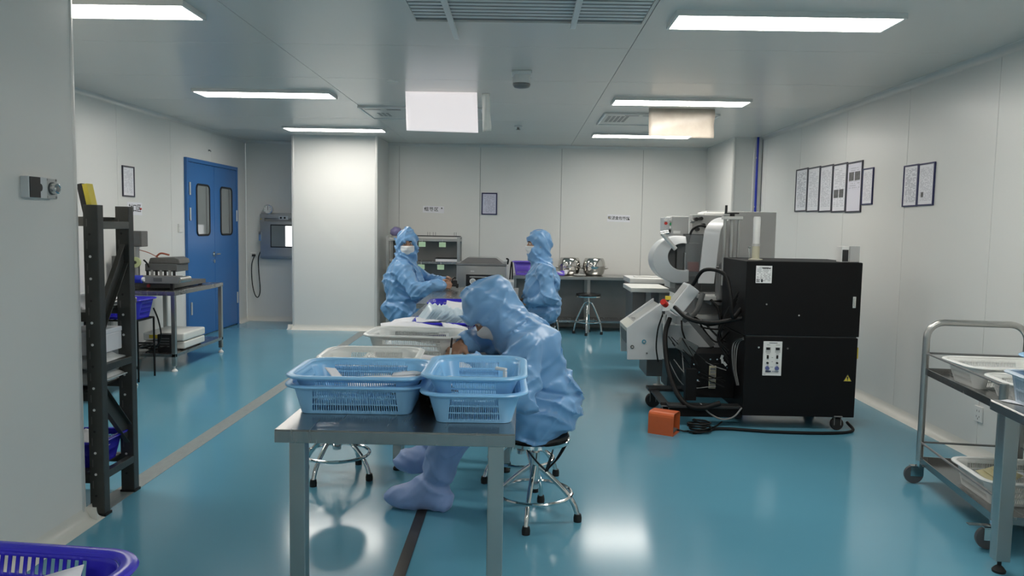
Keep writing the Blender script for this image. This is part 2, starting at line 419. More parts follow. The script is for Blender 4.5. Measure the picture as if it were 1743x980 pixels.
t = thing('smoke_detector','white cylindrical detector hanging from the middle of the ceiling','detector',(-0.02,5.85,ZC))
obj('base', MB().cbox((0,0,-0.012),0.15,0.15,0.024), m_white, t, bevel=0.006)
obj('body', MB().lathe([(0.064,-0.024),(0.066,-0.07),(0.066,-0.085)]), m_wplast, t, smooth=True)
obj('sensor_ring', MB().lathe([(0.067,-0.088),(0.066,-0.098),(0.055,-0.112),(0.03,-0.118)]), m_mgrey, t, smooth=True)
t = thing('sprinkler_head','small sprinkler head on the ceiling near the back wall','sprinkler',(-0.06,8.95,ZC))
obj('flange', MB().lathe([(0.045,0),(0.045,-0.008),(0.02,-0.016)]), m_white, t, smooth=True)
obj('nozzle', MB().lathe([(0.014,-0.016),(0.014,-0.04),(0.026,-0.042),(0.026,-0.046)]), m_mgrey, t, smooth=True)

def cassette(x0,x1,y0,y1,label,slots,grid):
    t = thing('air_vent',label,'vent',((x0+x1)/2,(y0+y1)/2,ZC),0,world=True)
    m = MB(); e = 0.02
    m.box(x0,x1,y0,y0+e,ZC-0.02,ZC); m.box(x0,x1,y1-e,y1,ZC-0.02,ZC); m.box(x0,x0+e,y0+e,y1-e,ZC-0.02,ZC); m.box(x1-e,x1,y0+e,y1-e,ZC-0.02,ZC)
    obj('vent_frame', m, m_white, t, bevel=0.003)
    obj('face_plate', MB().box(x0+e,x1-e,y0+e,y1-e,ZC-0.012,ZC-0.001), m_ceil, t)
    for (a,b,c,dd) in slots: obj('slot', MB().box(a,b,c,dd,ZC-0.0135,ZC-0.012), m_dgrey, t)
    for i in range(grid[2]):
        for j in range(grid[3]):
            gx = grid[0]+i*0.045; gy = grid[1]+j*0.09
            obj('grille_hole', MB().box(gx,gx+0.03,gy,gy+0.055,ZC-0.0135,ZC-0.012), m_dgrey, t)
cassette(0.80,1.95,7.80,8.62,'white air vent with a square hole pattern at the right of the ceiling',[(1.02,1.16,7.90,7.94),(1.20,1.34,7.90,7.94),(1.38,1.52,7.90,7.94)],(0.86,7.98,5,5))
cassette(-1.62,-0.40,7.62,8.42,'white slotted air vent behind the bright hung panel',[(-1.58,-1.42,7.74,7.80),(-1.36,-1.22,7.74,7.80)],(-1.5,8.0,3,3))

def hung(name, px, y, label, mt, wav=0.0, cat='sheet', n=14):
    """a thin sheet hanging from the ceiling; px = four picture corners planned at depth y"""
    P = [at_y(a,b,y) for a,b in px]
    for q in (0,1): P[q].z = ZC-0.002
    m = MB(); th = 0.004; V = []
    for j in range(n+1):
        for i in range(n+1):
            u, v = i/n, j/n
            p = (P[0]*(1-u)+P[1]*u)*(1-v) + (P[3]*(1-u)+P[2]*u)*v
            p.y += wav*(math.sin(5*v+4*u)+0.5*math.sin(11*u+3*v)); p.x += wav*0.5*math.sin(9*v)*(u if wav else 0)
            V.append(p)
    fs = [(j*(n+1)+i, j*(n+1)+i+1, (j+1)*(n+1)+i+1, (j+1)*(n+1)+i) for j in range(n) for i in range(n)]
    c = sum(V, Vector())/len(V); c.z = ZC
    m.add([p-c for p in V], fs)
    o = obj(name, m, mt, solid=th, smooth='all', fix=False); o.location = c
    tag(o, label, cat); return o
m_film2 = mat('hung_film_cream', (0.50,0.445,0.38), 0.3, var=0.16, scale=14, trans=0.0, alpha=0.70, bump=0.3, bscale=15)
m_film3 = mat('hung_film_strip', (0.92,0.92,0.86), 0.3, var=0.06, scale=18, bump=0.3, bscale=20)
hung('hanging_glow_sheet', [(690,154),(812,158),(814,226),(692,222)], 6.75, 'bright white sheet with added glow hung under the left air vent', m_film, 0.0, 'light panel')
hung('hanging_film_strip', [(820,158),(833,161),(836,222),(822,224)], 6.80, 'narrow ragged plastic strip hung beside the bright white panel', m_film3, 0.006)
hung('hanging_film', [(1105,176),(1217,176),(1215,235),(1104,234)], 7.46, 'crinkled cream plastic film hung below the right air vent', m_film2, 0.006)

# ------------------------------------------------------------------ posters and signs
SIDE = {'L':(XL,PI/2),'R':(XR,-PI/2),'B':(YB,0.0)}
def on_wall(side, a, z, off=0.0):
    if side == 'L': return (XL+off, a, z)
    if side == 'R': return (XR-off, a, z)
    return (a, YB-off, z)
def poster(side, a0, a1, z0, z1, label, frame=m_dframe, mt=None, e=0.012, pics=(), off=0.0, group=None, dz=0.0):
    t = thing('framed_notice', label, 'notice', on_wall(side,(a0+a1)/2,(z0+z1)/2,off), SIDE[side][1], group)
    W, Hh = abs(a1-a0), z1-z0
    m = MB(); th = 0.012
    m.box(-W/2,W/2,-th,0,-Hh/2,-Hh/2+e); m.box(-W/2,W/2,-th,0,Hh/2-e,Hh/2); m.box(-W/2,-W/2+e,-th,0,-Hh/2+e,Hh/2-e); m.box(W/2-e,W/2,-th,0,-Hh/2+e,Hh/2-e)
    obj('frame', m, frame, t)
    obj('sheet', MB().box(-W/2+e,W/2-e,-0.006,-0.001,-Hh/2+e,Hh/2-e), mt, t)
    for (u0,u1,v0,v1) in pics:
        obj('picture', MB().box(-W/2+u0*W,-W/2+u1*W,-0.0075,-0.006,-Hh/2+v0*Hh,-Hh/2+v1*Hh), m_photo, t)
    return t
m_photo = mat('printed_photo', (0.12,0.12,0.12), 0.5, var=0.8, scale=30)
S1 = sheet_mat('notice_print_a', lines=30); S2 = sheet_mat('notice_print_b', lines=38, word=14, ink=(0.4,0.4,0.45)); S3 = sheet_mat('notice_print_c', base=(0.72,0.71,0.79), lines=22, bottom=0.45, ink=(0.45,0.45,0.5))
S4 = sheet_mat('notice_print_d', base=(0.62,0.62,0.74), lines=18, ink=(0.35,0.35,0.45)); S5 = sheet_mat('notice_print_e', lines=26, word=6, ink=(0.5,0.5,0.55))
ys = [8.43,8.085,7.755,7.435,7.115,6.795]
big = ['first of five tall framed notices on the right wall, farthest from the camera','second of five tall framed notices from the far end','middle of the five tall framed notices, with faint print','fourth tall framed notice, with two small photos near its bottom','fifth tall framed notice, with two dark photos near its top']
for i in range(5):
    pc = ()
    if i == 3: pc = ((0.12,0.44,0.30,0.47),(0.50,0.80,0.30,0.47))
    if i == 4: pc = ((0.14,0.45,0.63,0.80),(0.52,0.85,0.63,0.80))
    dz = 0.008*i
    poster('R', ys[i], ys[i+1]+0.004, 1.625-dz, 2.075-dz, big[i], m_dframe, [S1,S5,S2,S5,S3][i], 0.014, pc, 0.0, 'five tall notices side by side on the right wall')
poster('R', 6.790, 6.585, 1.655, 1.965, 'small framed notice hung next to the row of five tall ones', m_navy, S2, 0.010)
poster('R', 6.062, 5.842, 1.62, 1.935, 'left one of two framed notices side by side on the right wall', m_navy, S1, 0.010)
poster('R', 5.840, 5.612, 1.622, 1.932, 'right one of two framed notices, with a small dark photo low down', m_navy, S2, 0.010, ((0.22,0.36,0.20,0.32),))
poster('B', -0.576, -0.354, 1.575, 1.885, 'single framed notice in the middle of the back wall', m_navy, S4, 0.016)
poster('L', 7.62, 7.855, 1.645, 1.95, 'framed notice on the left wall above the packing bench', m_dframe, S5, 0.014)

def sign(side, a, z, W, Hh, txt, size, label, tx=0.0, pins=(), tilt=0.0, red=False):
    t = thing('wall_sign', label, 'sign', on_wall(side, a, z), SIDE[side][1]); t.rotation_euler = (0,tilt,SIDE[side][1])
    obj('card', MB().box(-W/2,W/2,-0.003,0,-Hh/2,Hh/2), m_paper, t)
    for ch, dx, mm in txt:
        me = text_mesh(ch, size, 0.0004, 0.0008); me.transform(TR(dx,-0.0036,0)); o = obj('lettering', me, mm, t)
    for (px_, pz_, mm) in pins:
        p = MB(); p.cone((px_,-0.003,pz_),(px_,-0.014,pz_),0.011,0.009,n=14); obj('pin', p, mm, t, smooth=True)
sign('L', 7.86, 1.53, 0.30, 0.13, [('封',-0.085,m_ink),('口',0.0,m_ink),('区',0.085,m_ink)], 0.085, 'white sign with three black characters and a red mark on the left wall', pins=((0.115,0.0,m_red),))
sign('B', -1.26, 1.636, 0.30, 0.095, [('组',-0.098,m_ink),('装',-0.03,m_ink),('区',0.04,m_ink)], 0.062, 'white sign with two dark pins left of the framed notice on the back wall', pins=((-0.120,0.012,m_blackp),(0.118,0.022,m_dgrey)), tilt=0.02)
sign('B', 1.375, 1.556, 0.32, 0.10, [(c,-0.13+0.052*i,m_ink) for i,c in enumerate('吸塑盒包装区')], 0.052, 'white sign with a row of six characters and a brown pin on the back wall', pins=((-0.135,0.003,mat('brown_pin',(0.30,0.25,0.14),0.5)),(0.142,-0.006,m_blackp)), tilt=0.03)

# ------------------------------------------------------------------ wall fittings
def plate(name, side, a, z, W, Hh, label, cat, kind='switch'):
    t = thing(name, label, cat, on_wall(side,a,z), SIDE[side][1])
    obj('plate', MB().box(-W/2,W/2,-0.012,0,-Hh/2,Hh/2), m_wplast, t, bevel=0.003)
    if kind == 'switch':
        for dz in (-Hh/4, Hh/4): obj('rocker', MB().box(-W*0.36,W*0.36,-0.016,-0.012,dz-Hh*0.2,dz+Hh*0.2), m_white, t, bevel=0.002)
    else:
        for dx, dz in ((-0.012,0.02),(0.012,0.02),(-0.014,-0.016),(0.014,-0.016),(0,-0.03)): obj('socket_slot', MB().box(dx-0.002,dx+0.002,-0.0125,-0.0119,dz-0.006,dz+0.006), m_ink, t)
    return t
plate('light_switch','L',8.895,1.33,0.10,0.10,'white light switch beside the blue door','switch')
plate('wall_socket','R',4.905,0.275,0.085,0.10,'white power socket low on the right wall behind the trolley','socket','socket')
plate('wall_socket','B',-3.835,0.94,0.08,0.08,'white power socket below the pass box at the back left','socket','socket')
t = thing('wall_hook','tiny dark hook on the left wall above the blue door','hook',(XL,9.75,2.30))
h = MB(); h.cone((0,0,0),(0.02,0,0),0.008,n=10); h.tube(bez([(0.02,0,0),(0.03,0,-0.008),(0.028,0,-0.02)],8),0.004,6); obj('peg', h, m_dgrey, t, smooth=True)
# display unit on the right wall above the black cabinet
t = thing('display_unit','small grey unit with a dark screen standing on the black cabinet','display',(2.33,5.56,1.206))
obj('housing', MB().box(-0.005,0.068,-0.05,0.05,0,0.115), m_grey, t, bevel=0.004)
obj('screen_unit', MB().box(-0.062,-0.008,-0.05,0.04,0,0.112), m_wplast, t, bevel=0.003)
obj('screen', MB().box(-0.056,-0.014,-0.0525,-0.05,0.006,0.088), m_lens, t)
# interlock box on the partition
t = thing('switch_box','grey interlock box with black cover and silver round button on the partition','switch box',(XP,3.23,1.545),PI/2)
obj('housing', MB().box(-0.105,0.02,-0.034,0,-0.044,0.044), m_lgrey, t, bevel=0.003)
c = MB(); c.prism([(-0.098,-0.042),(-0.030,-0.042),(-0.030,-0.016)]+[(-0.030+0.014*math.sin(a),-0.016*math.cos(a)) for a in [PI*k/8 for k in range(1,8)]]+[(-0.030,0.016),(-0.030,0.042),(-0.098,0.042)],-0.037,-0.034); obj('black_cover', c, m_blackp, t)
obj('button_plate', MB().box(0.020,0.105,-0.026,0,-0.044,0.044), m_grey, t, bevel=0.004)
for sx in (0.030,0.095):
    for sz in (-0.036,0.036):
        s = MB(); s.cone((sx,-0.0255,sz),(sx,-0.0275,sz),0.005,n=10); obj('screw', s, m_mgrey, t)
b = MB(); b.cone((0.064,-0.026,0),(0.064,-0.032,0),0.027,n=24); obj('button_collar', b, m_dgrey, t, smooth=True)
b = MB(); b.lathe([(0.024,0),(0.022,0.022),(0.016,0.026),(0.013,0.022)], M=TR(0.064,-0.030,0)@Matrix.Rotation(PI/2,4,'X')); bo = obj('button', b, m_chrome, t, smooth=True)
b = MB(); b.cone((0.064,-0.050,0),(0.064,-0.0545,0),0.012,n=16); obj('button_cap', b, m_mgrey, bo, smooth=True)
# pipe with trunking in the corner beside the pilaster
t = thing('blue_pipe','dark blue pipe running up the white trunking beside the corner pilaster','pipe',(2.89,9.70,0),0,world=True)
obj('trunking', MB().box(2.845,2.945,9.665,9.70,0.07,ZC), m_alu, t, bevel=0.003)
p = MB(); p.tube([(2.885,9.655,0.05),(2.885,9.655,1.66),(2.885,9.655,ZC)],0.014,10); obj('pipe', p, m_bluep, t, smooth=True)
for z in (1.70,1.0,2.3): obj('clamp', MB().box(2.865,2.905,9.648,9.666,z,z+0.02), m_white, t)

# ------------------------------------------------------------------ pass box at the back left
t = thing('pass_box','stainless steel pass box with a lit window on the back left wall','pass box',(-3.35,YB,0.9),0,world=True)
PB = t; x0,x1,z0,z1,yf = -3.70,-3.02,0.91,1.53,10.93
m = MB()
# box walls around an open chamber
m.box(x0,x1,yf,YB,z1-0.06,z1); m.box(x0,x1,yf,YB,z0,z0+0.06); m.box(x0,x0+0.06,yf,YB,z0+0.06,z1-0.06); m.box(x1-0.06,x1,yf,YB,z0+0.06,z1-0.06)
obj('body', m, m_steel, t, bevel=0.004)
obj('flange', MB().box(x0-0.02,x1+0.02,YB-0.012,YB,z0-0.02,z1+0.02), m_steel, t)
dr = obj('door', MB().box(x0+0.01,x1-0.01,yf-0.022,yf-0.001,z0+0.02,z1-0.10), m_steel, t, bevel=0.003)
obj('window_seal', MB().box(-3.545,-3.08,yf-0.0265,yf-0.022,1.06,1.385), m_gasket, dr, bevel=0.002)
obj('pane', MB().box(-3.53,-3.095,yf-0.0285,yf-0.0265,1.075,1.37), m_glass, dr)
obj('lit_chamber', MB().box(-3.33,-3.10,yf-0.0300,yf-0.0285,1.08,1.365), m_boxlit, dr)
obj('door_latch', MB().box(x0-0.012,x0+0.03,yf-0.035,yf-0.02,1.15,1.28), m_chrome, t, bevel=0.004)
obj('socket_panel', MB().box(-3.43,-3.30,yf-0.006,yf-0.0005,1.455,1.505), m_lgrey, t)
for sx in (-3.40,-3.345): s = MB(); s.cone((sx,yf-0.005,1.48),(sx,yf-0.010,1.48),0.014,n=14); obj('knob', s, m_blackp, t, smooth=True)
for hz in (1.42,1.46): s = MB(); s.cone((x0+0.015,yf-0.004,hz),(x0+0.015,yf-0.008,hz),0.008,n=10); obj('indicator', s, m_yellow, t)
g = thing('pressure_gauge','round pressure gauge standing on the pass box','gauge',(-3.60,10.99,1.53))
b = MB(); b.cone((0,0.02,0.066),(0,-0.022,0.066),0.066,n=28); obj('case', b, m_chrome, g, smooth=True)
b = MB(); b.cone((0,-0.0225,0.066),(0,-0.0235,0.066),0.056,n=28); obj('dial', b, m_white, g)
obj('needle', MB().box(-0.003,0.003,-0.0255,-0.024,0.055,0.112), m_ink, g)
for a in range(7):
    tt = PI*1.25-PI*1.5*a/6; obj('dial_mark', MB().box(-0.002,0.002,-0.0255,-0.0236,0.040,0.050, TR(0,0,0.066)@Matrix.Rotation(PI/2-tt,4,'Y')), m_ink, g)
p = MB(); p.tube(bez([(-3.815,11.02,0.93),(-3.84,10.98,0.80),(-3.835,10.98,0.55),(-3.80,10.99,0.38),(-3.755,10.99,0.345),(-3.725,10.99,0.45),(-3.735,10.97,0.70),(-3.74,10.97,0.90),(-3.715,10.99,1.0)],48),0.007,8); pc = obj('power_cord', p, m_cable, PB, smooth=True)
obj('plug', MB().box(-3.845,-3.80,11.0,11.038,0.925,0.955), m_blackp, pc, bevel=0.004)
# ================================================================== steel worktables
def worktable(x0,x1,y0,y1,h,label,group=None,inset=0.035,leg=0.05,shelf=None,rotz=0.0,pivot=None,apron=0.042,foot='ball',top_mat=None,cat='table',name='steel_worktable'):
    cx, cy = (pivot if pivot else ((x0+x1)/2,(y0+y1)/2))
    t = thing(name,label,cat,(cx,cy,0),rotz,group)
    a,b,c,d = x0-cx,x1-cx,y0-cy,y1-cy
    m = MB(); m.box(a,b,c,d,h-0.004,h); e = 0.004
    m.box(a,b,c,c+e,h-apron,h-0.004); m.box(a,b,d-e,d,h-apron,h-0.004); m.box(a,a+e,c+e,d-e,h-apron,h-0.004); m.box(b-e,b,c+e,d-e,h-apron,h-0.004)
    obj('table_top', m, top_mat or m_steeld, t, bevel=0.0015, seg=1)
    for lx in (a+inset+leg/2, b-inset-leg/2):
        for ly in (c+inset+leg/2, d-inset-leg/2):
            l = obj('leg', MB().box(lx-leg/2,lx+leg/2,ly-leg/2,ly+leg/2,0.055,h-0.005), m_steel, t, bevel=0.003)
            f = MB(); f.cone((lx,ly,0.025),(lx,ly,0.06),0.008,n=10); f.lathe([(0.026,0),(0.027,0.01),(0.018,0.022),(0.009,0.03)],(lx,ly,0),16)
            obj('levelling_foot', f, m_rubber if foot == 'ball' else m_white, l, smooth=True)
    if shelf:
        s = MB(); s.box(a+inset,b-inset,c+inset,d-inset,shelf-0.03,shelf); obj('lower_shelf', s, m_steeld, t, bevel=0.002)
    return t
TH = 0.78
worktable(-0.755,-0.008,2.345,4.45,TH,'steel worktable nearest the camera with light blue baskets on it')
worktable(-0.765,-0.012,4.47,6.22,TH,'middle steel worktable covered with white baskets and paper pouches')
worktable(-0.845,-0.02,6.24,8.02,TH,'far steel worktable between the two seated workers facing each other')

# ================================================================== stools
def make_stool(seat_h=0.44, ring=True, bow=True, R=0.165, spread=0.215, strap=False):
    t = thing('lab_stool','','stool')
    z = seat_h
    obj('seat', MB().lathe([(0.10,z-0.030),(R-0.012,z-0.028),(R,z-0.016),(R-0.004,z-0.004),(R-0.03,z),(0.05,z+0.002)]), m_vinyl, t, smooth=True)
    obj('seat_rim', MB().lathe([(R-0.03,z-0.046),(R+0.002,z-0.046),(R+0.004,z-0.030),(R-0.002,z-0.027)]), m_chrome, t, smooth=True)
    p = MB(); p.cone((0,0,z-0.28),(0,0,z-0.10),0.024,n=16); p.cone((0,0,z-0.10),(0,0,z-0.046),0.014,n=12); p.cone((0,0,z-0.055),(0,0,z-0.046),0.06,n=16)
    obj('column', p, m_chrome, t, smooth=True)
    for k in range(4):
        a = PI/4 + k*PI/2 + 0.25; dx, dy = math.cos(a), math.sin(a)
        if bow: path = bez([(0.020*dx,0.020*dy,z-0.17),(0.075*dx,0.075*dy,z-0.215),(0.150*dx,0.150*dy,z-0.285),(0.195*dx,0.195*dy,0.085),(spread*dx,spread*dy,0.028)],20)
        else: path = bez([(0.022*dx,0.022*dy,z-0.12),(0.06*dx,0.06*dy,z-0.15),(0.16*dx,0.16*dy,0.17),(spread*dx,spread*dy,0.028)],20)
        l = MB(); l.tube(path, 0.0125, 10); lo = obj('leg', l, m_chrome, t, smooth=True)
        f = MB(); f.lathe([(0.019,0),(0.020,0.02),(0.0165,0.038)],(spread*dx,spread*dy,0),14); obj('rubber_foot', f, m_rubber, lo, smooth=True)
    if ring:
        rr = 0.182 if bow else 0.165
        r = MB(); r.tube([(rr*math.cos(2*PI*i/40),rr*math.sin(2*PI*i/40),0.128 if bow else 0.165) for i in range(40)],0.009,8,closed=True); obj('foot_ring', r, m_chrome, t, smooth=True)
    return t
stool_a = make_stool(0.43)
def put_stool(x,y,rz,label,src,first=[True]):
    s = src if not src.get('used') else copy_tree(src)
    s['used'] = 1; s.location = (x,y,0); s.rotation_euler = (0,0,rz); s['label'] = label; s['group'] = 'black round lab stools'
    return s
s1 = put_stool(0.085,3.69,0.35,'black round stool with chrome legs under the front worker',stool_a)
m = MB()                                              # strap hanging in a V below the near seat
m.tube(bez([(-0.10,-0.125,0.395),(-0.03,-0.115,0.31),(0.02,-0.10,0.265)],12),0.012,6,ry=0.004); m.tube(bez([(0.125,-0.10,0.395),(0.07,-0.11,0.32),(0.02,-0.10,0.265)],12),0.012,6,ry=0.004)
m.tube(bez([(0.045,-0.135,0.40),(0.03,-0.125,0.33),(0.02,-0.105,0.262)],12),0.014,6,ry=0.004)
obj('strap', m, m_blackp, s1, smooth=True)
put_stool(0.02,4.26,0.9,'empty chrome-legged stool behind the front worker',stool_a)
put_stool(-1.02,4.27,0.15,'empty chrome stool at the left side of the near worktable',stool_a)
put_stool(-1.19,7.74,0.5,'stool under the worker at the left of the far table',stool_a)
put_stool(0.20,7.90,0.2,'stool under the worker at the right of the far table',stool_a)
stool_b = make_stool(0.545,True,False,0.168,0.185)
put_stool(0.905,10.28,0.35,'tall black round stool in front of the back counter',stool_b)
put_stool(0.345,10.32,0.1,'tall stool half hidden behind the worker at the right',stool_b)
for s in [o for o in bpy.data.objects if 'used' in o]: del s['used']

# ================================================================== baskets
BCACHE = {}
def basket_meshes(w,d,h,flare,rows,pitch,r=0.05,band=0.16,foot=0.10,gapf=0.28):
    key = (w,d,h,flare,rows,pitch,r,band,foot)
    if key in BCACHE: return BCACHE[key]
    nx = max(8, int(round(w/pitch))); ny = max(8, int(round(d/pitch))); nc = 8
    # z levels: foot band, then rows of slots with bars between, then the top band
    zs = [0.0, foot]; avail = 1-foot-band; sl = avail/(rows+(rows-1)*gapf)
    slot_rows = []; z = foot
    for k in range(rows):
        slot_rows.append(len(zs)-1); z += sl; zs.append(z)
        if k < rows-1: z += sl*gapf; zs.append(z)
    zs.append(1.0)
    def ring(tz):
        hw = w/2-flare*(1-tz); hd = d/2-flare*(1-tz); rr = r*(0.45+0.55*tz)
        pts = []
        def seg(ax,ay,bx,by,n):
            for i in range(2*n): u = (i//2 + 0.42*(i%2))/n; pts.append((ax+(bx-ax)*u, ay+(by-ay)*u))
        def arc(cx,cy,a0):
            for i in range(nc): a = a0+PI/2*i/nc; pts.append((cx+rr*math.cos(a), cy+rr*math.sin(a)))
        seg(-hw+rr,-hd,hw-rr,-hd,nx); arc(hw-rr,-hd+rr,-PI/2)
        seg(hw,-hd+rr,hw,hd-rr,ny); arc(hw-rr,hd-rr,0)
        seg(hw-rr,hd,-hw+rr,hd,nx); arc(-hw+rr,hd-rr,PI/2)
        seg(-hw,hd-rr,-hw,-hd+rr,ny); arc(-hw+rr,-hd+rr,PI)
        return pts
    kinds = []
    for n in (nx,ny,nx,ny):
        for i in range(2*n): kinds.append(1 if (i%2 == 1 and 2 <= i < 2*n-2) else 0)
        kinds += [0]*nc
    m = MB(); rings = [ring(t) for t in zs]; n = len(rings[0]); v = []
    for k, rg in enumerate(rings): v += [(x,y,zs[k]*h) for x,y in rg]
    f = []
    for k in range(len(zs)-1):
        for i in range(n):
            if k in slot_rows and kinds[i]: continue
            j = (i+1)%n; f.append((k*n+i,k*n+j,(k+1)*n+j,(k+1)*n+i))
    f.append(tuple(range(n-1,-1,-1)))
    m.add(v,f); me = m.mesh('basket_body', False)
    rim = MB(); top = ring(1.0); ro = 0.012
    P = [(x*(1+ro/(w/2)), y*(1+ro/(d/2)), h) for x,y in top]
    rim.tube(P, 0.014, 10, closed=True, ry=0.007); mr = rim.mesh('basket_rim')
    BCACHE[key] = (me, mr); return me, mr
def basket(x,y,z,rz,material,label,size=(0.44,0.31,0.105),flare=0.03,rows=3,pitch=0.0110,r=0.070,band=0.18,foot=0.12,group=None,tilt=(0,0),name='plastic_basket',cat='basket'):
    me, mr = basket_meshes(size[0],size[1],size[2],flare,rows,pitch,r,band,foot)
    t = thing(name,label,cat,(x,y,z),rz,group); t.rotation_euler = (tilt[0],tilt[1],rz)
    for nm, src, solid in (('basket_wall',me,0.0025),('rim',mr,0)):
        key = src.name+material.name; ms = bpy.data.meshes.get(key)
        if ms is None: ms = src.copy(); ms.name = key; ms.materials.clear(); ms.materials.append(material)
        obj(nm, ms, material, t, solid=solid, smooth=35, fix=False)
    return t
# light blue baskets on the near table, stacked in pairs
basket(-0.552,2.695,TH+0.002,0.02,m_lblue,'lower light blue basket of the left stack on the near table',(0.43,0.34,0.096))
basket(-0.548,2.692,TH+0.034,0.015,m_lblue,'upper light blue basket of the left stack, holding white paper',(0.43,0.34,0.096),0.046)
basket(-0.150,2.640,TH+0.002,PI/2+0.03,m_lblue,'lower light blue basket of the right stack beside the front worker',(0.40,0.305,0.097))
basket(-0.147,2.645,TH+0.055,PI/2+0.0,m_lblue,'upper light blue basket of the right stack beside the front worker',(0.395,0.30,0.097),0.042)
# white baskets
basket(-0.61,3.17,TH+0.002,0.04,m_wbask,'low white basket just behind the left light blue stack',(0.37,0.30,0.10),0.03)
basket(-0.505,3.765,TH+0.002,-0.06,m_wbask,'deep white basket in front of the paper pouches',(0.43,0.31,0.110),0.035)
# purple baskets with pouches
basket(-0.39,4.56,TH+0.002,0.06,m_purple,'purple basket filled with pale blue pouches, nearer of two on the table',(0.44,0.33,0.075),0.03,rows=2)
basket(-0.42,5.46,TH+0.002,0.02,m_purple,'purple basket behind the pale pouches, farther of two on the table',(0.42,0.31,0.095),0.03,rows=2)
# near purple basket in the corner, on a bench below the frame
worktable(-1.32,-0.56,0.55,1.30,0.74,'steel bench under the purple basket in the bottom left corner')
basket(-0.872,1.00,0.742,-0.10,m_purple,'large purple basket in the bottom left corner of the view',(0.52,0.38,0.15),0.03,rows=4,pitch=0.0175,r=0.06,band=0.05)

# ================================================================== sheets of paper and pouches
def sheet(name,x,y,z,w,d,rz,material,label,cat,group=None,bend=0.0,tilt=(0,0),curl=0.0,th=0.0012,n=6):
    m = MB(); V = []
    for j in range(n+1):
        for i in range(n+1):
            u, v = i/n-0.5, j/n-0.5
            V.append((u*w, v*d, bend*(0.25-u*u)*4*w*0.25 + curl*math.sin(5*u+3*v+x*9)*0.01))
    fs = [(j*(n+1)+i, j*(n+1)+i+1, (j+1)*(n+1)+i+1, (j+1)*(n+1)+i) for j in range(n) for i in range(n)]
    m.add(V, fs); o = obj(name, m, material, solid=th, smooth='all', fix=False)
    o.location = (x,y,z); o.rotation_euler = (tilt[0],tilt[1],rz); tag(o,label,cat,group); return o
R = random.Random(3)
sheet('paper_sheet',-0.49,2.72,TH+0.082,0.24,0.15,0.12,m_paper,'white paper slip lying in the upper left light blue basket','paper',tilt=(0.06,-0.10),curl=0.4)
sheet('paper_sheet',-0.66,2.74,TH+0.098,0.05,0.08,0.9,m_paper,'small folded white paper corner in the upper left light blue basket','paper',tilt=(0.5,0.2))
sheet('paper_sheet',-0.735,1.03,0.850,0.22,0.17,0.30,sheet_mat('handwritten_slip',(0.72,0.72,0.80),(0.45,0.45,0.5),lines=5,word=5,fill=0.25),'written paper slip in the purple basket at the bottom left','paper',tilt=(0.22,-0.22))
# stack of white pouches beside the left basket stack: dark film below, pouches above
for k in range(5):
    sheet('film_sheet',-0.33,2.92-0.02*k,TH+0.010+0.012*k,0.26,0.34,0.03*k-0.05,m_dfilm,'dark glossy film sheet under the white pouches between the two blue stacks','film','dark film sheets between the blue stacks',curl=0.8,bend=0.12)
for k in range(8):
    sheet('paper_pouch',-0.345+R.uniform(-0.015,0.015),2.95+R.uniform(-0.02,0.02),TH+0.060+0.0045*k,0.22,0.36,R.uniform(-0.08,0.08),m_paper,'white paper pouch in the pile between the two blue stacks','pouch','white pouches piled between the blue stacks',curl=0.5)
for k in range(5):
    sheet('paper_pouch',-0.34+R.uniform(-0.03,0.03),3.30,TH+0.020+0.009*k,0.22,0.26,R.uniform(-0.5,0.3),m_paper,'white paper pouch in front of the deep white basket','pouch','white pouches in front of the deep white basket',curl=0.9,bend=0.15)
# heap of pouches left of the purple baskets
for k in range(9):
    sheet('paper_pouch',-0.60+R.uniform(-0.08,0.05),4.36+R.uniform(-0.10,0.16),TH+0.010+0.008*k,0.34,0.22,R.uniform(-0.5,0.5),m_paper,'white paper pouch in the heap left of the nearer purple basket','pouch','white pouches heaped left of the purple basket',curl=1.0,bend=R.uniform(0,0.2),tilt=(R.uniform(-0.05,0.05),R.uniform(-0.06,0.06)))
# fans of pale pouches standing in the purple basket
for k in range(22):
    sheet('pale_pouch',-0.58+0.0085*k,4.56+R.uniform(-0.01,0.01),TH+0.080+R.uniform(-0.014,0.014),0.20+R.uniform(-0.03,0.02),0.15,0.1+R.uniform(-0.12,0.12),m_pouch,'pale blue pouch in the left fan in the nearer purple basket','pouch','pale pouches fanned at the left of the purple basket',tilt=(0.25,-0.95+0.025*k),th=0.001)
for k in range(18):
    sheet('pale_pouch',-0.37+0.009*k,4.54+R.uniform(-0.01,0.01),TH+0.072+R.uniform(-0.014,0.014),0.18+R.uniform(-0.03,0.02),0.15,R.uniform(-0.12,0.12),m_pouch,'pale blue pouch in the right fan in the nearer purple basket','pouch','pale pouches fanned at the right of the purple basket',tilt=(0.25,-0.75+0.03*k),th=0.001)
sheet('paper_sheet',-0.37,4.66,TH+0.145,0.16,0.20,0.05,m_paper,'bent white sheet lying across the pale pouches','paper',tilt=(0.30,0.03),bend=-0.25)
for k in range(3):
    sheet('paper_sheet',-0.37+0.030*k,4.16+0.03*k,TH+0.060-0.008*k,0.10,0.12,0.7,m_paper,['pointed white sheet standing behind the deep white basket','second white sheet leaning behind the deep white basket','third white sheet leaning behind the deep white basket'][k],'paper',tilt=(0.75,0.3),bend=0.1)
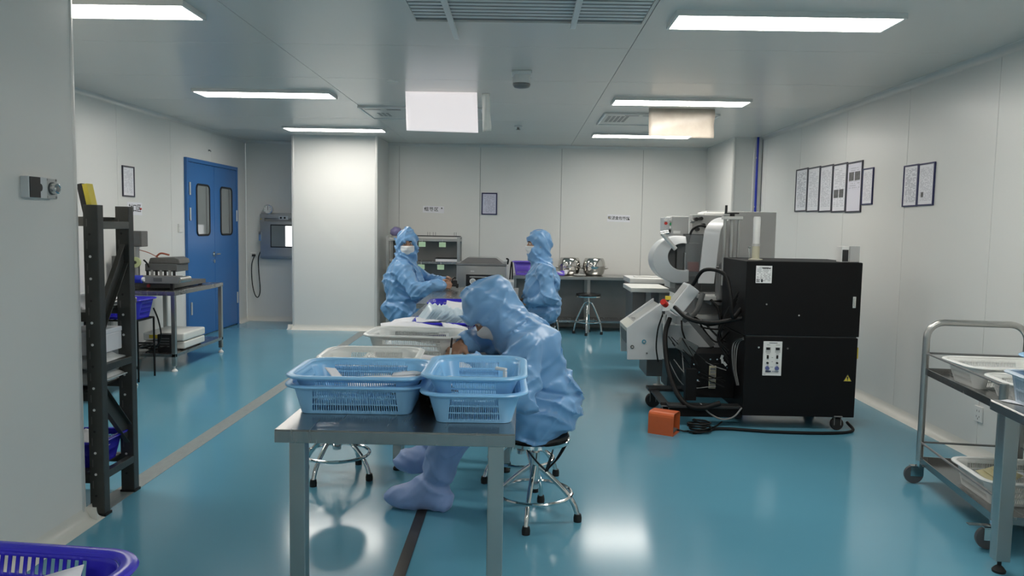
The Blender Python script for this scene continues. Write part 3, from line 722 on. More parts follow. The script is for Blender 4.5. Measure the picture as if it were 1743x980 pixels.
# paper stack at the right edge, beside the front worker's arm
for k in range(6):
    sheet('paper_sheet',-0.235,4.13+R.uniform(-0.01,0.01),TH+0.010+0.006*k,0.21,0.22,R.uniform(-0.06,0.06),m_paper,'white sheet in the neat stack behind the front worker\'s arm','paper','neat sheet stack behind the front worker')
sheet('film_sheet',-0.235,4.12,TH+0.004,0.23,0.24,0.02,mat('blue_folder',(0.05,0.07,0.22),0.3),'dark blue folder under the neat stack of white sheets','folder',th=0.004)
# inside the deep white basket
sheet('pale_pouch',-0.53,3.76,TH+0.05,0.26,0.20,0.2,m_pouch,'pale blue pouch lying in the deep white basket','pouch',curl=0.8,tilt=(0.1,0.15))
# small white clip on the right upper blue basket rim
t = thing('white_clip','small white clip on the rim of the right light blue stack','clip',(-0.06,2.56,TH+0.158),-0.6)
obj('clip_arm', MB().box(-0.022,0.022,-0.006,0.006,0,0.010), m_wplast, t, bevel=0.003); obj('clip_jaw', MB().box(0.010,0.022,-0.006,0.006,-0.025,0.0), m_wplast, t, bevel=0.003)

# ================================================================== right hand side: trolley and table
t = thing('steel_trolley','two-tier stainless steel trolley on castors by the right wall','trolley',(2.48,3.845,0),-0.1365)
W, D = 0.26, 0.46
m_tr = m_steel
for sy in (1,):
    pass
def hoop(yy, top):
    p = MB(); P = [(-W,yy,0.13),(-W,yy,top-0.09)]+[(-W+0.09-0.09*math.cos(a), yy, top-0.09+0.09*math.sin(a)) for a in [PI/2*k/6 for k in range(1,7)]]
    P += [(W-0.09+0.09*math.sin(a), yy, top-0.09+0.09*math.cos(a)) for a in [PI/2*k/6 for k in range(0,7)]] + [(W,yy,0.13)]
    p.tube(P,0.0185,12); return p
obj('handle_frame', hoop(D,0.925), m_tr, t, smooth=True)
for sx in (-W,W): obj('post', MB().tube([(sx,-D,0.13),(sx,-D,0.76)],0.0185,12), m_tr, t, smooth=True)
for z in (0.155,0.665):
    s = MB(); s.box(-W,W,-D,D,z-0.035,z-0.031); s.box(-W-0.003,-W+0.003,-D,D,z-0.035,z); s.box(W-0.003,W+0.003,-D,D,z-0.035,z); s.box(-W,W,D-0.003,D+0.003,z-0.035,z); s.box(-W,W,-D-0.003,-D+0.003,z-0.035,z)
    obj('tray', s, m_steeld, t)
    for sx in (-W,W):
        r = MB(); r.tube([(sx,-D,z+0.085),(sx,D,z+0.085)],0.006,8); obj('guard_rail', r, m_mgrey, t, smooth=True)
    r = MB(); r.tube([(-W,D,z+0.085),(W,D,z+0.085)],0.006,8); obj('guard_rail', r, m_mgrey, t, smooth=True)
m_tyre = mat('castor_grey', (0.09,0.09,0.095), 0.5)
for sx in (-1,1):
    for sy in (-1,1):
        cx, cy = sx*W, sy*D; ox = -0.028
        c = MB(); c.cone((cx,cy,0.095),(cx,cy,0.135),0.02,n=12); c.box(cx+ox-0.02,cx+0.02,cy-0.018,cy-0.014,0.045,0.10); c.box(cx+ox-0.02,cx+0.02,cy+0.014,cy+0.018,0.045,0.10); c.box(cx+ox-0.02,cx+0.022,cy-0.018,cy+0.018,0.098,0.104)
        co = obj('castor', c, m_chrome, t, smooth=30)
        wv = MB(); wv.lathe([(0.050,-0.011),(0.052,0),(0.050,0.011)], n=24, M=TR(cx+ox,cy,0.0525)@Matrix.Rotation(PI/2,4,'X')); obj('wheel', wv, m_tyre, co, smooth=True)
        if sy < 0:
            bk = MB(); bk.box(cx-0.115,cx-0.02,cy-0.016,cy+0.016,0.108,0.113); obj('brake_lever', bk, m_chrome, co, bevel=0.002)
basket(2.53,4.03,0.634,-0.05,m_wbask,'white basket at the far end of the trolley\'s upper tray',(0.46,0.33,0.115),0.04)
basket(2.50,3.66,0.634,-0.12,m_wbask,'white basket at the near end of the trolley\'s upper tray',(0.40,0.30,0.095),0.035)
basket(2.50,3.80,0.124,-0.10,m_wbask,'white basket on the lower tray of the trolley',(0.46,0.40,0.12),0.03)
for k in range(3): sheet('yellow_card',2.40+0.04*k,3.86,0.205+0.010*k,0.09,0.12,0.25*k,mat('yellow_card',(0.62,0.56,0.33),0.5),'pale yellow card in the basket on the trolley\'s lower tray','card','yellow cards on the lower tray',tilt=(0.25,-0.2))
sheet('paper_sheet',2.56,3.70,0.245,0.20,0.14,0.3,m_paper,'white sheet in the basket on the trolley\'s lower tray','paper',tilt=(0.1,0.1))
sheet('paper_sheet',2.06,3.19,0.728,0.05,0.09,0.5,m_paper,'small white slip at the corner of the right table','paper')

worktable(1.995,2.68,2.05,3.25,0.725,'steel table at the right edge of the view with a clear basket on it',rotz=-0.12,pivot=(1.995,3.25),leg=0.058,inset=0.025)
basket(2.175,3.00,0.727,PI/2-0.12,m_tbask,'cloudy clear basket on the right table',(0.42,0.30,0.125),0.02,r=0.03,rows=2)
basket(2.185,3.00,0.800,PI/2-0.12,m_lblue,'light blue basket nested in the cloudy clear basket',(0.385,0.265,0.13),0.03)
# ================================================================== slotted steel rack behind the partition
t = thing('storage_rack','dark gunmetal slotted steel storage rack beside the partition','rack',(-2.03,3.78,0),0,world=True)
UP = [(-2.04,3.585),(-2.065,3.925)]
def upright(x0,y0,top,holes=True):
    w_, d_, th = 0.068, 0.052, 0.004
    m = MB(); m.box(x0,x0+w_,y0,y0+th,0.012,top); m.box(x0+w_-th,x0+w_,y0+th,y0+d_,0.012,top); m.box(x0,x0+th,y0+th,y0+d_,0.012,top)
    o = obj('upright', m, m_rack, t, bevel=0.003)
    obj('foot_plate', MB().box(x0-0.004,x0+w_+0.006,y0-0.004,y0+d_+0.004,0,0.012), m_rubber, o)
    k = 0
    z = 0.10
    while z < top-0.06:
        xx = x0+0.030
        if k % 2 == 0:
            h = MB(); h.cone((xx,y0-0.0012,z),(xx,y0+0.001,z),0.0062,n=12); obj('hole', h, m_wplast if k%6 else m_blackp, o)
        else:
            h = MB(); h.box(xx-0.016,xx-0.011,y0-0.001,y0+0.001,z-0.016,z+0.020); obj('key_slot', h, m_rackl, o)
        z += 0.052; k += 1
    return o
upright(-2.040,3.585,1.485); upright(-2.068,3.925,1.485)
upright(-3.55,3.585,1.485); upright(-3.55,3.925,1.485)
for z in (1.39,0.70,0.175):
    obj('cross_brace', MB().box(-2.035,-2.0,3.64,3.93,z-0.018,z+0.018), m_rackl if z > 1 else m_rack, t, bevel=0.002)
for (za,zb) in ((0.88,1.27),(0.60,0.30)):
    a = Vector((-2.02,3.64,za)); b = Vector((-2.02,3.93,zb)); dv = (b-a); L_ = dv.length; ang = math.atan2(dv.z,dv.y)
    Mx = TR(*a)@Matrix.Rotation(ang,4,'X'); d_ = MB(); d_.box(-0.012,-0.008,0,L_,-0.040,0.040,Mx); d_.box(-0.012,0.014,0,L_,-0.042,-0.038,Mx); d_.box(-0.012,0.014,0,L_,0.038,0.042,Mx); obj('diagonal_brace', d_, m_rack, t, bevel=0.002)
for z in (1.43,0.98,0.60,0.20):
    for yy in (3.60,3.94):
        obj('shelf_beam', MB().box(-3.50,-2.045 if yy < 3.7 else -2.07,yy,yy+0.03,z-0.045,z), m_rackl if z > 1.2 else m_rack, t, bevel=0.002)
    obj('shelf_board', MB().box(-3.49,-2.08,3.632,3.938,z-0.012,z-0.002), m_rack, t)
for k,(dx,mm,lb) in enumerate(((0.0,m_blackp,'black ring binder leaning on top of the storage rack'),(0.026,m_yellow,'yellow ring binder leaning on top of the storage rack'))):
    b = thing('ring_binder',lb,'binder',(-2.045+dx,3.60,1.432)); Mx = Matrix.Rotation(-0.20,4,'Y')
    c = MB(); c.box(0,0.003,0,0.05,0.0,0.15,Mx); c.box(0.020,0.023,0,0.05,0.0,0.15,Mx); c.box(0.003,0.020,0,0.004,0,0.15,Mx); obj('cover', c, mm, b)
    obj('pages', MB().box(0.004,0.019,0.006,0.048,0.004,0.146,Mx), m_yellow if k else m_dgrey, b)
# things on the rack
t2 = thing('carton','flat white carton on the wrapped packs in the storage rack','carton',(-2.125,3.79,0.762)); 
obj('box', MB().box(-0.10,0.085,-0.13,0.12,0.0,0.09), m_paper, t2, bevel=0.004); obj('lid', MB().box(-0.102,0.087,-0.132,0.122,0.09,0.115), m_paper, t2, bevel=0.004)
for k, z in enumerate((0.601,0.682)):
    b = thing('wrapped_pack',['lower','upper'][k]+' plastic-wrapped white pack on the middle shelf of the storage rack','pack',(-2.155,3.79,z))
    mm = MB(); n_ = 8
    V = []; 
    for j in range(n_+1):
        for i in range(n_+1):
            u,v = i/n_*2-1, j/n_*2-1; e = (1-abs(u)**4)*(1-abs(v)**4)
            V.append((u*0.115+0.01*k, v*0.14, 0.038+0.036*e+0.006*math.sin(7*u+5*v+k)))
    nv = len(V); V += [(x,y,0.074-z_ if False else max(0.001,0.076-z_)*0.5) for x,y,z_ in V]
    fs = [(j*(n_+1)+i, j*(n_+1)+i+1,(j+1)*(n_+1)+i+1,(j+1)*(n_+1)+i) for j in range(n_) for i in range(n_)]
    fs2 = [tuple(q+nv for q in reversed(f)) for f in fs]
    bd = [i for i in range(n_+1)]+[(j+1)*(n_+1)+n_ for j in range(n_)]+[n_*(n_+1)+i for i in range(n_-1,-1,-1)]+[j*(n_+1) for j in range(n_-1,0,-1)]
    side = [(bd[i],bd[(i+1)%len(bd)],bd[(i+1)%len(bd)]+nv,bd[i]+nv) for i in range(len(bd))]
    mm.add(V,fs+fs2+side); obj('wrapping', mm, m_sealed, b, smooth='all')
    obj('seal_flap', MB().box(0.112,0.135,-0.13,0.13,0.030,0.034), m_sealed, b)
sheet('folded_bag',-2.14,3.80,1.01,0.20,0.16,0.3,m_paper,'crumpled white bag end on the upper shelf of the storage rack','bag',curl=2.0,tilt=(0.2,0.5))
basket(-2.155,3.80,0.2005,PI/2,m_purple,'purple basket on the bottom shelf of the storage rack',(0.26,0.22,0.13),0.03,rows=2,r=0.04)
sheet('paper_sheet',-2.13,3.80,0.318,0.16,0.20,0.2,m_paper,'white sheet in the purple basket on the storage rack','paper',tilt=(0,0.35))

# ================================================================== benches along the left wall
worktable(-3.86,-3.215,7.13,8.30,0.76,'steel bench with lower shelf carrying the band sealer by the blue door',shelf=0.17,inset=0.004,leg=0.038,foot='w')
worktable(-3.86,-3.27,5.30,6.53,0.76,'steel bench by the left wall, mostly behind the storage rack',shelf=0.17,inset=0.004,leg=0.038,foot='w')
for z in (0.172,):
    b = thing('grey_crate','dark grey crate on the lower shelf of the bench behind the rack','crate',(-3.55,6.1,z)); obj('shell', MB().box(-0.2,0.2,-0.3,0.3,0,0.18), m_dgrey, b, bevel=0.01)
    for k in range(4): obj('rib', MB().box(-0.17,0.205,-0.305,-0.295,0.04+k*0.035,0.055+k*0.035), m_mgrey, b)
sheet('paper_sheet',-3.42,6.42,0.764,0.22,0.20,0.1,m_paper,'white sheet on the bench behind the storage rack','paper')
# wire stand with a blue basket between the benches
t = thing('wire_stand','low black wire stand holding a blue basket between the benches','stand',(-3.56,6.80,0))
for sx in (-0.23,0.23):
    for sy in (-0.15,0.15):
        l = MB(); l.tube([(sx,sy,0),(sx,sy,0.54)],0.009,8); obj('leg', l, m_cable, t, smooth=True)
for z in (0.54,0.30):
    r = MB(); r.tube([(-0.23,-0.15,z),(0.23,-0.15,z),(0.23,0.15,z),(-0.23,0.15,z)],0.008,8,closed=True); obj('frame_ring', r, m_cable, t, smooth=True)
for k in range(7): r = MB(); r.tube([(-0.19+k*0.064,-0.15,0.541),(-0.19+k*0.064,0.15,0.541)],0.004,6); obj('shelf_wire', r, m_cable, t)
basket(-3.56,6.80,0.549,0.0,m_purple,'blue-violet basket on the black wire stand',(0.50,0.33,0.17),0.04,rows=3,band=0.2)
# white twin cases on the bench shelf
t = thing('white_case','white two-tier equipment case on the bench shelf','case',(-3.43,7.62,0.172))
obj('lower_case', MB().box(-0.19,0.20,-0.26,0.22,0.012,0.082), m_case, t, bevel=0.012); obj('upper_case', MB().box(-0.20,0.20,-0.27,0.23,0.088,0.165), m_case, t, bevel=0.014)
obj('latch', MB().box(-0.05,0.10,-0.282,-0.262,0.072,0.098), m_blackp, t, bevel=0.004); obj('label_plate', MB().box(-0.14,-0.02,-0.272,-0.268,0.110,0.145), m_yellow, t)
for sx in (-0.15,0.15):
    for sy in (-0.2,0.17): obj('foot', MB().box(sx-0.02,sx+0.02,sy-0.02,sy+0.02,0,0.012), m_rubber, t)
t = thing('power_adapter','black adapter standing at the front of the bench shelf','adapter',(-3.36,7.27,0.172)); obj('body', MB().box(-0.07,0.07,-0.05,0.05,0,0.17), m_blackp, t, bevel=0.006)
for k in range(4): obj('vent_slot', MB().box(-0.045,0.045,-0.0515,-0.05,0.05+0.025*k,0.06+0.025*k), m_dgrey, t)
t = thing('cable_bundle','tangled black cables on the bench shelf','cable',(-3.62,7.3,0.172),0,world=True)
for k in range(5):
    rr = random.Random(k); p = MB(); P = [(-3.80+0.09*i+rr.uniform(-.03,.03),7.22+rr.uniform(-0.04,0.14),0.185+rr.uniform(0,0.05)) for i in range(6)]
    p.tube(bez(P,40),0.007,7); obj('cable', p, m_cable, t, smooth=True)
p = MB(); p.tube(bez([(-3.35,6.99,0.62),(-3.31,7.0,0.50),(-3.30,7.02,0.35),(-3.38,7.08,0.24),(-3.50,7.14,0.182)],30),0.007,7); obj('cable', p, m_cable, t, smooth=True)

# band sealer on the bench
t = thing('band_sealer','band sealing machine with a motor column and blue roller on the bench','sealer',(-3.52,7.62,0.762),0,world=True)
zt = 0.762; m_seal = mat('sealer_hammertone',(0.105,0.105,0.10),0.4,var=0.2,scale=40)
obj('base_plate', MB().box(-3.80,-3.30,7.30,8.05,zt+0.012,zt+0.055), m_seal, t, bevel=0.004)
for fx in (-3.77,-3.34):
    for fy in (7.34,8.0): f = MB(); f.cone((fx,fy,zt),(fx,fy,zt+0.014),0.022,n=12); obj('foot', f, m_rubber, t)
obj('end_box', MB().box(-3.88,-3.74,7.28,7.46,zt+0.02,zt+0.31), m_seal, t, bevel=0.005)
c_ = MB(); c_.cone((-3.70,7.40,zt+0.05),(-3.70,7.40,zt+0.44),0.028,n=16); obj('column', c_, m_steel, t, smooth=True)
obj('column_slide', MB().box(-3.755,-3.725,7.385,7.415,zt+0.05,zt+0.55), m_dgrey, t, bevel=0.003)
mo = obj('motor_box', MB().box(-3.75,-3.615,7.33,7.46,zt+0.40,zt+0.55), m_seal, t, bevel=0.006)
obj('motor_plate', MB().box(-3.725,-3.63,7.325,7.331,zt+0.42,zt+0.53), m_dgrey, mo)
c_ = MB(); c_.lathe([(0.05,-0.012),(0.052,0),(0.05,0.012)], n=22, M=TR(-3.69,7.36,zt+0.25)@Matrix.Rotation(PI/2,4,'X')); obj('spool', c_, mat('clear_spool',(0.55,0.62,0.32),0.3), t, smooth=True)
c_ = MB(); c_.lathe([(0.016,-0.02),(0.016,0.02)], n=14, M=TR(-3.69,7.345,zt+0.25)@Matrix.Rotation(PI/2,4,'X')); obj('spool_hub', c_, m_blackp, t, smooth=True)
obj('head_cover', MB().prism([(-3.62,zt+0.235),(-3.60,zt+0.29),(-3.37,zt+0.30),(-3.32,zt+0.28),(-3.31,zt+0.235)],7.46,7.70), m_seal, t, bevel=0.008)
obj('head_body', MB().box(-3.64,-3.33,7.44,7.70,zt+0.16,zt+0.235), m_dgrey, t, bevel=0.004)
for k in range(7): w_ = MB(); w_.cone((-3.61+0.043*k,7.43,zt+0.12),(-3.61+0.043*k,7.43,zt+0.175),0.013,n=12); obj('pinch_wheel', w_, m_steel if k%2 else m_blackp, t, smooth=True)
cb = obj('conveyor', MB().box(-3.66,-3.26,7.16,7.42,zt+0.075,zt+0.125), m_seal, t, bevel=0.005)
cb2 = MB().box(-3.60,-3.19,7.15,7.17,zt+0.068,zt+0.135); obj('conveyor_side', cb2, m_mgrey, t, bevel=0.003)
obj('rating_label', MB().box(-3.42,-3.34,7.148,7.150,zt+0.085,zt+0.12), m_dgrey, t)
for xx in (-3.20,): w_ = MB(); w_.cone((xx,7.17,zt+0.10),(xx,7.40,zt+0.10),0.030,n=18); obj('end_roller', w_, m_steel, t, smooth=True)
c_ = MB(); c_.cone((-3.72,7.14,zt+0.105),(-3.52,7.14,zt+0.105),0.037,n=20); r_ = obj('blue_roller', c_, m_bluep, t, smooth=True)
c_ = MB(); c_.cone((-3.52,7.14,zt+0.105),(-3.50,7.14,zt+0.105),0.020,n=16); obj('roller_end', c_, m_wplast, r_, smooth=True)
c_ = MB(); c_.cone((-3.53,7.285,zt+0.035),(-3.53,7.27,zt+0.035),0.016,n=14); obj('red_knob', c_, m_red, t, smooth=True)
h = MB(); h.tube(bez([(-3.68,7.40,zt+0.37),(-3.60,7.44,zt+0.34),(-3.52,7.48,zt+0.29)],10),0.004,6); h.tube(bez([(-3.55,7.48,zt+0.30),(-3.50,7.48,zt+0.335),(-3.42,7.48,zt+0.32)],10),0.009,8); obj('lever', h, mat('lever_rust',(0.32,0.09,0.05),0.45), t, smooth=True)
p = MB(); p.tube(bez([(-3.75,7.36,zt+0.46),(-3.82,7.34,zt+0.40),(-3.80,7.34,zt+0.28),(-3.74,7.36,zt+0.27)],24),0.006,7); obj('cable', p, m_cable, t, smooth=True)
p = MB(); p.tube(bez([(-3.64,7.42,zt+0.27),(-3.60,7.40,zt+0.24),(-3.58,7.40,zt+0.20)],12),0.008,7); obj('cable', p, m_cable, t, smooth=True)
obj('support_post', MB().box(-3.31,-3.285,7.25,7.28,zt+0.0,zt+0.075), m_blackp, t)

# ================================================================== back of the room
# shelving unit with acrylic front, left of the vacuum packer
t = thing('steel_shelf_unit','dark steel shelf unit with green tags in the back left corner','shelf unit',(-1.31,10.5,0),0,world=True)
x0,x1,y0,y1 = -1.80,-0.82,10.30,10.68
for xx in (x0,x1-0.035):
    for yy in (y0,y1-0.035): obj('post', MB().box(xx,xx+0.035,yy,yy+0.035,0,1.26), m_steel, t)
obj('back_sheet', MB().box(x0+0.035,x1-0.035,y1-0.006,y1,0.16,1.22), m_mgrey, t)
for z in (0.17,0.56,0.93,1.23): obj('shelf', MB().box(x0+0.002,x1-0.002,y0+0.002,y1-0.008,z-0.03,z), m_steel if z > 1.1 else m_steeld, t, bevel=0.002)
for k in range(3):
    for z in (1.225,0.925):
        if z < 1 and k == 0: continue
        gx = x0+0.21+0.27*k if z > 1 else x0+0.47+0.26*(k-1)
        tg = obj('green_tag', MB().box(gx-0.045,gx+0.045,y0-0.006,y0-0.003,z-0.10,z-0.035), m_tag, t)
        obj('tag_string', MB().box(gx-0.002,gx+0.002,y0-0.006,y0-0.003,z-0.035,z+0.0), m_wplast, tg)
t2 = thing('acrylic_tray','long dark tray with wire pins on top of the steel shelf unit','tray',(-1.15,10.48,1.262))
obj('tray', MB().box(-0.32,0.32,-0.12,0.12,0,0.012), m_blackp, t2)
for k in (-0.12,-0.09,-0.045,-0.015,0.24,0.265): w_ = MB(); w_.cone((k,0,0.012),(k,0,0.06),0.003,n=6); obj('pin', w_, m_mgrey, t2)
for k,(bx,s_) in enumerate(((-1.69,0.085),(-1.58,0.065))):
    b = thing('purple_bag',['larger grey-violet bag on top of the shelf unit','smaller grey-violet bag on top of the shelf unit'][k],'bag',(bx,10.45,1.262)); mm = MB()
    bmx = bmesh.new(); bmesh.ops.create_icosphere(bmx, subdivisions=3, radius=s_)
    for v in bmx.verts:
        n_ = mnoise.noise(v.co*28+Vector((k*5,0,0))); v.co *= 1+0.22*n_; v.co.z = max(-s_*0.75, v.co.z)*0.8
    me = bpy.data.meshes.new('bag'); bmx.to_mesh(me); bmx.free(); me.transform(TR(0,0,s_*0.6))
    obj('bag_body', me, mat('violet_bag',(0.15,0.135,0.26),0.35,var=0.2), b, smooth='all')
    kn = MB(); kn.lathe([(0.012,s_*1.1),(0.02,s_*1.35),(0.005,s_*1.4)],n=10); obj('knot', kn, mat('violet_bag',(0.2,0.2,0.3)), b, smooth=True)
t2 = thing('paper_ream','stack of white and violet trays on the middle shelf of the unit','trays',(-1.0,10.47,0.932)); obj('ream', MB().box(-0.145,0.145,-0.12,0.12,0,0.035), m_paper, t2); obj('cover_sheet', MB().box(-0.15,0.15,-0.125,0.125,0.035,0.045), m_blackp, t2)

# vacuum packing machine
t = thing('vacuum_packer','stainless vacuum packing machine with a domed lid and black control panel','packing machine',(-0.44,8.75,0),0,world=True)
VP = t; x0,x1,y0,y1 = -0.705,-0.165,8.45,9.0
obj('body', MB().box(x0,x1,y0,y1,0.10,0.985), m_steel, t, bevel=0.006)
for fx in (x0+0.06,x1-0.06):
    for fy in (y0+0.06,y1-0.06): c_ = MB(); c_.cone((fx-0.015,fy,0.045),(fx+0.015,fy,0.045),0.045,n=16); c_.box(fx-0.02,fx+0.02,fy-0.02,fy+0.02,0.08,0.10); obj('castor', c_, m_rubber, t, smooth=30)
obj('rim', MB().box(x0-0.008,x1+0.008,y0-0.008,y1+0.008,0.985,1.008), m_mgrey, t, bevel=0.004)
cx, cy = (x0+x1)/2, (y0+y1)/2
lid = MB(); V = []
for (ax,ay,z) in ((0.24,0.25,1.008),(0.225,0.235,1.018),(0.165,0.18,1.062),(0.15,0.165,1.066)):
    V += [(cx-ax,cy-ay,z),(cx+ax,cy-ay,z),(cx+ax,cy+ay,z),(cx-ax,cy+ay,z)]
lid.add(V,[(i*4+j,i*4+(j+1)%4,(i+1)*4+(j+1)%4,(i+1)*4+j) for i in range(3) for j in range(4)]+[(12,13,14,15),(3,2,1,0)])
obj('lid', lid, mat('smoked_lid',(0.16,0.155,0.155),0.12), t, bevel=0.008)
hg = MB(); hg.tube(bez([(x1+0.012,cy+0.1,0.99),(x1+0.02,cy+0.02,1.04),(x1+0.005,cy-0.06,1.055)],12),0.010,8); obj('lid_hinge', hg, m_cable, t, smooth=True)
pl = obj('control_panel', MB().box(-0.60,-0.285,y0-0.004,y0+0.001,0.755,0.885), m_lens, t)
g_ = MB(); g_.cone((-0.525,y0-0.004,0.81),(-0.525,y0-0.010,0.81),0.034,n=22); gg = obj('vacuum_gauge', g_, m_white, pl, smooth=True)
g_ = MB(); g_.cone((-0.525,y0-0.010,0.81),(-0.525,y0-0.0115,0.81),0.022,n=18); obj('gauge_face', g_, m_grey, gg)
for k in range(4): g_ = MB(); g_.cone((-0.455+0.045*k,y0-0.004,0.785),(-0.455+0.045*k,y0-0.008,0.785),0.011,n=12); obj('button', g_, m_grey, pl)
obj('printed_row', MB().box(-0.56,-0.33,y0-0.0046,y0-0.004,0.856,0.862), m_wplast, pl)
obj('green_card', MB().box(-0.275,-0.20,y0-0.003,y0+0.001,0.775,0.885), m_tag, t)
obj('maker_plate', MB().box(-0.55,-0.51,y0-0.003,y0+0.001,0.915,0.927), m_wplast, t)
obj('side_cabinet', MB().box(-0.16,-0.08,8.60,9.0,0.10,0.80), m_lgrey, t, bevel=0.003)

# long counter along the back wall
t = thing('steel_counter','long grey steel counter along the back wall','counter',(0.75,10.7,0),0,world=True)
x0,x1,y0,y1,h = -0.12,2.0,10.42,10.98,0.755
obj('counter_top', MB().box(x0,x1,y0,y1,h-0.04,h), m_steel, t, bevel=0.003)
for xx in (x0+0.02,x1-0.06,0.9):
    for yy in (y0+0.02,y1-0.06): obj('leg', MB().box(xx,xx+0.04,yy,yy+0.04,0,h-0.04), m_steel, t)
obj('lower_shelf', MB().box(x0+0.02,x1-0.02,y0+0.10,y1-0.02,0.12,0.15), m_steeld, t)
obj('back_panel', MB().box(x0+0.02,x1-0.02,y1-0.025,y1-0.02,0.15,h-0.04), m_mgrey, t)  # dark sheet standing in for shade on the wall under the counter
def pot(x,y,label,s=1.0,shiny=m_pot):
    t = thing('steel_pot',label,'pot',(x,y,0.757),0,'polished steel pots on the back counter')
    r = 0.155*s; b = 0.12*s
    obj('body', MB().lathe([(b*0.85,0),(b*0.95,0.004),(b*1.10,0.025*s),(b*1.22,0.06*s),(r*0.99,0.10*s),(r+0.004,0.125*s)],n=36), shiny, t, smooth=True)
    obj('rim', MB().lathe([(r+0.004,0.125*s),(r+0.018,0.128*s),(r+0.018,0.132*s),(r,0.135*s)],n=36), shiny, t, smooth=True)
    obj('lid', MB().lathe([(r,0.135*s),(r*0.99,0.16*s),(r*0.95,0.195*s),(r*0.88,0.222*s),(r*0.80,0.240*s),(r*0.76,0.238*s)],n=36), shiny, t, smooth=True)
    for sx in (-1,1):
        h_ = MB(); h_.tube(bez([(sx*r*0.95,-0.03,0.09*s),(sx*(r+0.035),-0.025,0.10*s),(sx*(r+0.035),0.025,0.10*s),(sx*r*0.95,0.03,0.09*s)],12),0.006,6); obj('handle', h_, shiny, t, smooth=True)
pot(0.675,10.80,'polished steel pot on the back counter next to the seated worker')
pot(1.015,10.76,'polished steel pot on the back counter, right one of two')
basket(0.02,10.72,0.757,0,m_violet,'small violet tub on the counter behind the right worker',(0.24,0.22,0.175),0.03,rows=1,band=0.75,foot=0.1,r=0.03,name='plastic_tub',cat='tub')
R2 = random.Random(11)
for k in range(4):
    o = sheet('purple_pack',0.43+0.05*k,10.55+0.02*(k%2),0.775+0.010*k,0.13,0.10,R2.uniform(-0.6,0.6),[m_purple,m_paper,m_violet,m_paper][k],['violet pack lying at the left of the small heap by the pots','white pack lying in the small heap by the pots','light violet pack in the small heap by the pots','white pack at the right of the small heap by the pots'][k],'pack',curl=1.2,tilt=(0.3,R2.uniform(-0.3,0.3)),th=0.02)
sh = thing('white_dish','small white dish in front of the steel pots','dish',(0.80,10.53,0.757)); obj('bowl', MB().lathe([(0.04,0),(0.075,0.012),(0.085,0.022),(0.080,0.024),(0.04,0.012)],n=24), m_wplast, sh, smooth=True); obj('foot_ring', MB().lathe([(0.04,0),(0.045,0.004),(0.04,0.006)],n=24), m_wplast, sh)
p = MB(); p.tube(bez([(-0.13,9.04,0.55),(-0.125,9.08,0.85),(-0.11,9.10,1.0),(-0.10,9.12,0.85),(-0.12,9.14,0.5)],24),0.008,7); obj('cable_loop', p, m_cable, VP, smooth=True)
# ================================================================== black power cabinet on castors
t = thing('power_cabinet','tall black power cabinet on castors with a white control plate','cabinet',(2.0,5.8,0),0,world=True)
x0,x1,y0,y1 = 1.605,2.405,5.48,6.12
obj('lower_case', MB().box(x0,x1,y0,y1,0.095,0.668), m_black, t, bevel=0.006)
obj('upper_case', MB().box(x0-0.01,x1+0.004,y0-0.004,y1,0.676,1.205), m_black, t, bevel=0.006)
obj('seam', MB().box(x0+0.01,x1-0.01,y0+0.01,y1-0.01,0.666,0.678), m_dgrey, t)
fr = obj('base_frame', MB().box(1.08,x0+0.02,5.50,5.60,0.135,0.155).box(1.02,x0+0.02,6.02,6.14,0.145,0.168).box(1.04,1.10,5.60,6.02,0.135,0.155), mat('dark_frame_paint',(0.02,0.02,0.021),0.4), t, bevel=0.003)
obj('front_skirt', MB().box(1.10,x0+0.01,5.52,5.54,0.07,0.135), m_black, t)
def castor(x,y,r=0.05,ang=0.0,parent=None):
    c = MB(); c.box(x-0.03,x+0.03,y-0.03,y+0.03,2*r+0.006,2*r+0.014); c.box(x-0.026,x-0.020,y-0.02,y+0.02,r*0.8,2*r+0.006); c.box(x+0.020,x+0.026,y-0.02,y+0.02,r*0.8,2*r+0.006)
    co = obj('castor', c, m_mgrey, parent, bevel=0.002)
    w_ = MB(); w_.lathe([(r*0.9,-0.018),(r,-0.010),(r,0.010),(r*0.9,0.018)], n=24, M=TR(x,y,r)@Matrix.Rotation(PI/2,4,'X')@RZ(0)); obj('wheel', w_, m_rubber, co, smooth=True)
castor(2.29,5.50,0.046,0,t); castor(2.30,6.06,0.042,0,t); castor(1.07,6.10,0.058,0,t); castor(1.08,5.62,0.058,0,t)
# control plate
yp = y0-0.002
pl = obj('control_plate', MB().box(1.735,1.868,yp-0.004,yp,0.39,0.636), m_wplast, t, bevel=0.001)
def on_plate(nm, a,b,c,d_,mm,e=0.0025): return obj(nm, MB().box(1.735+a*0.133,1.735+b*0.133,yp-0.004-e,yp-0.004,0.39+c*0.246,0.39+d_*0.246), mm, pl)
for a in (0.15,0.66):
    on_plate('meter_panel',a-0.03,a+0.25,0.67,0.83,m_grey,0.001); on_plate('meter',a,a+0.20,0.75,0.82,m_lens,0.003)
    on_plate('rocker_switch',a+0.04,a+0.14,0.50,0.60,m_blackp,0.006)
    for zz, rr_, mm in ((0.375,0.0075,m_blackp),(0.22,0.015,mat('plate_blue',(0.10,0.12,0.28),0.4))):
        k_ = MB(); kx = 1.735+(a+0.09)*0.133; kz = 0.39+zz*0.246; k_.cone((kx,yp-0.004,kz),(kx,yp-0.016,kz),rr_,rr_*0.9,n=18); obj('knob', k_, mm, pl, smooth=True)
on_plate('heading_print',0.30,0.74,0.945,0.962,m_ink,0.0006)
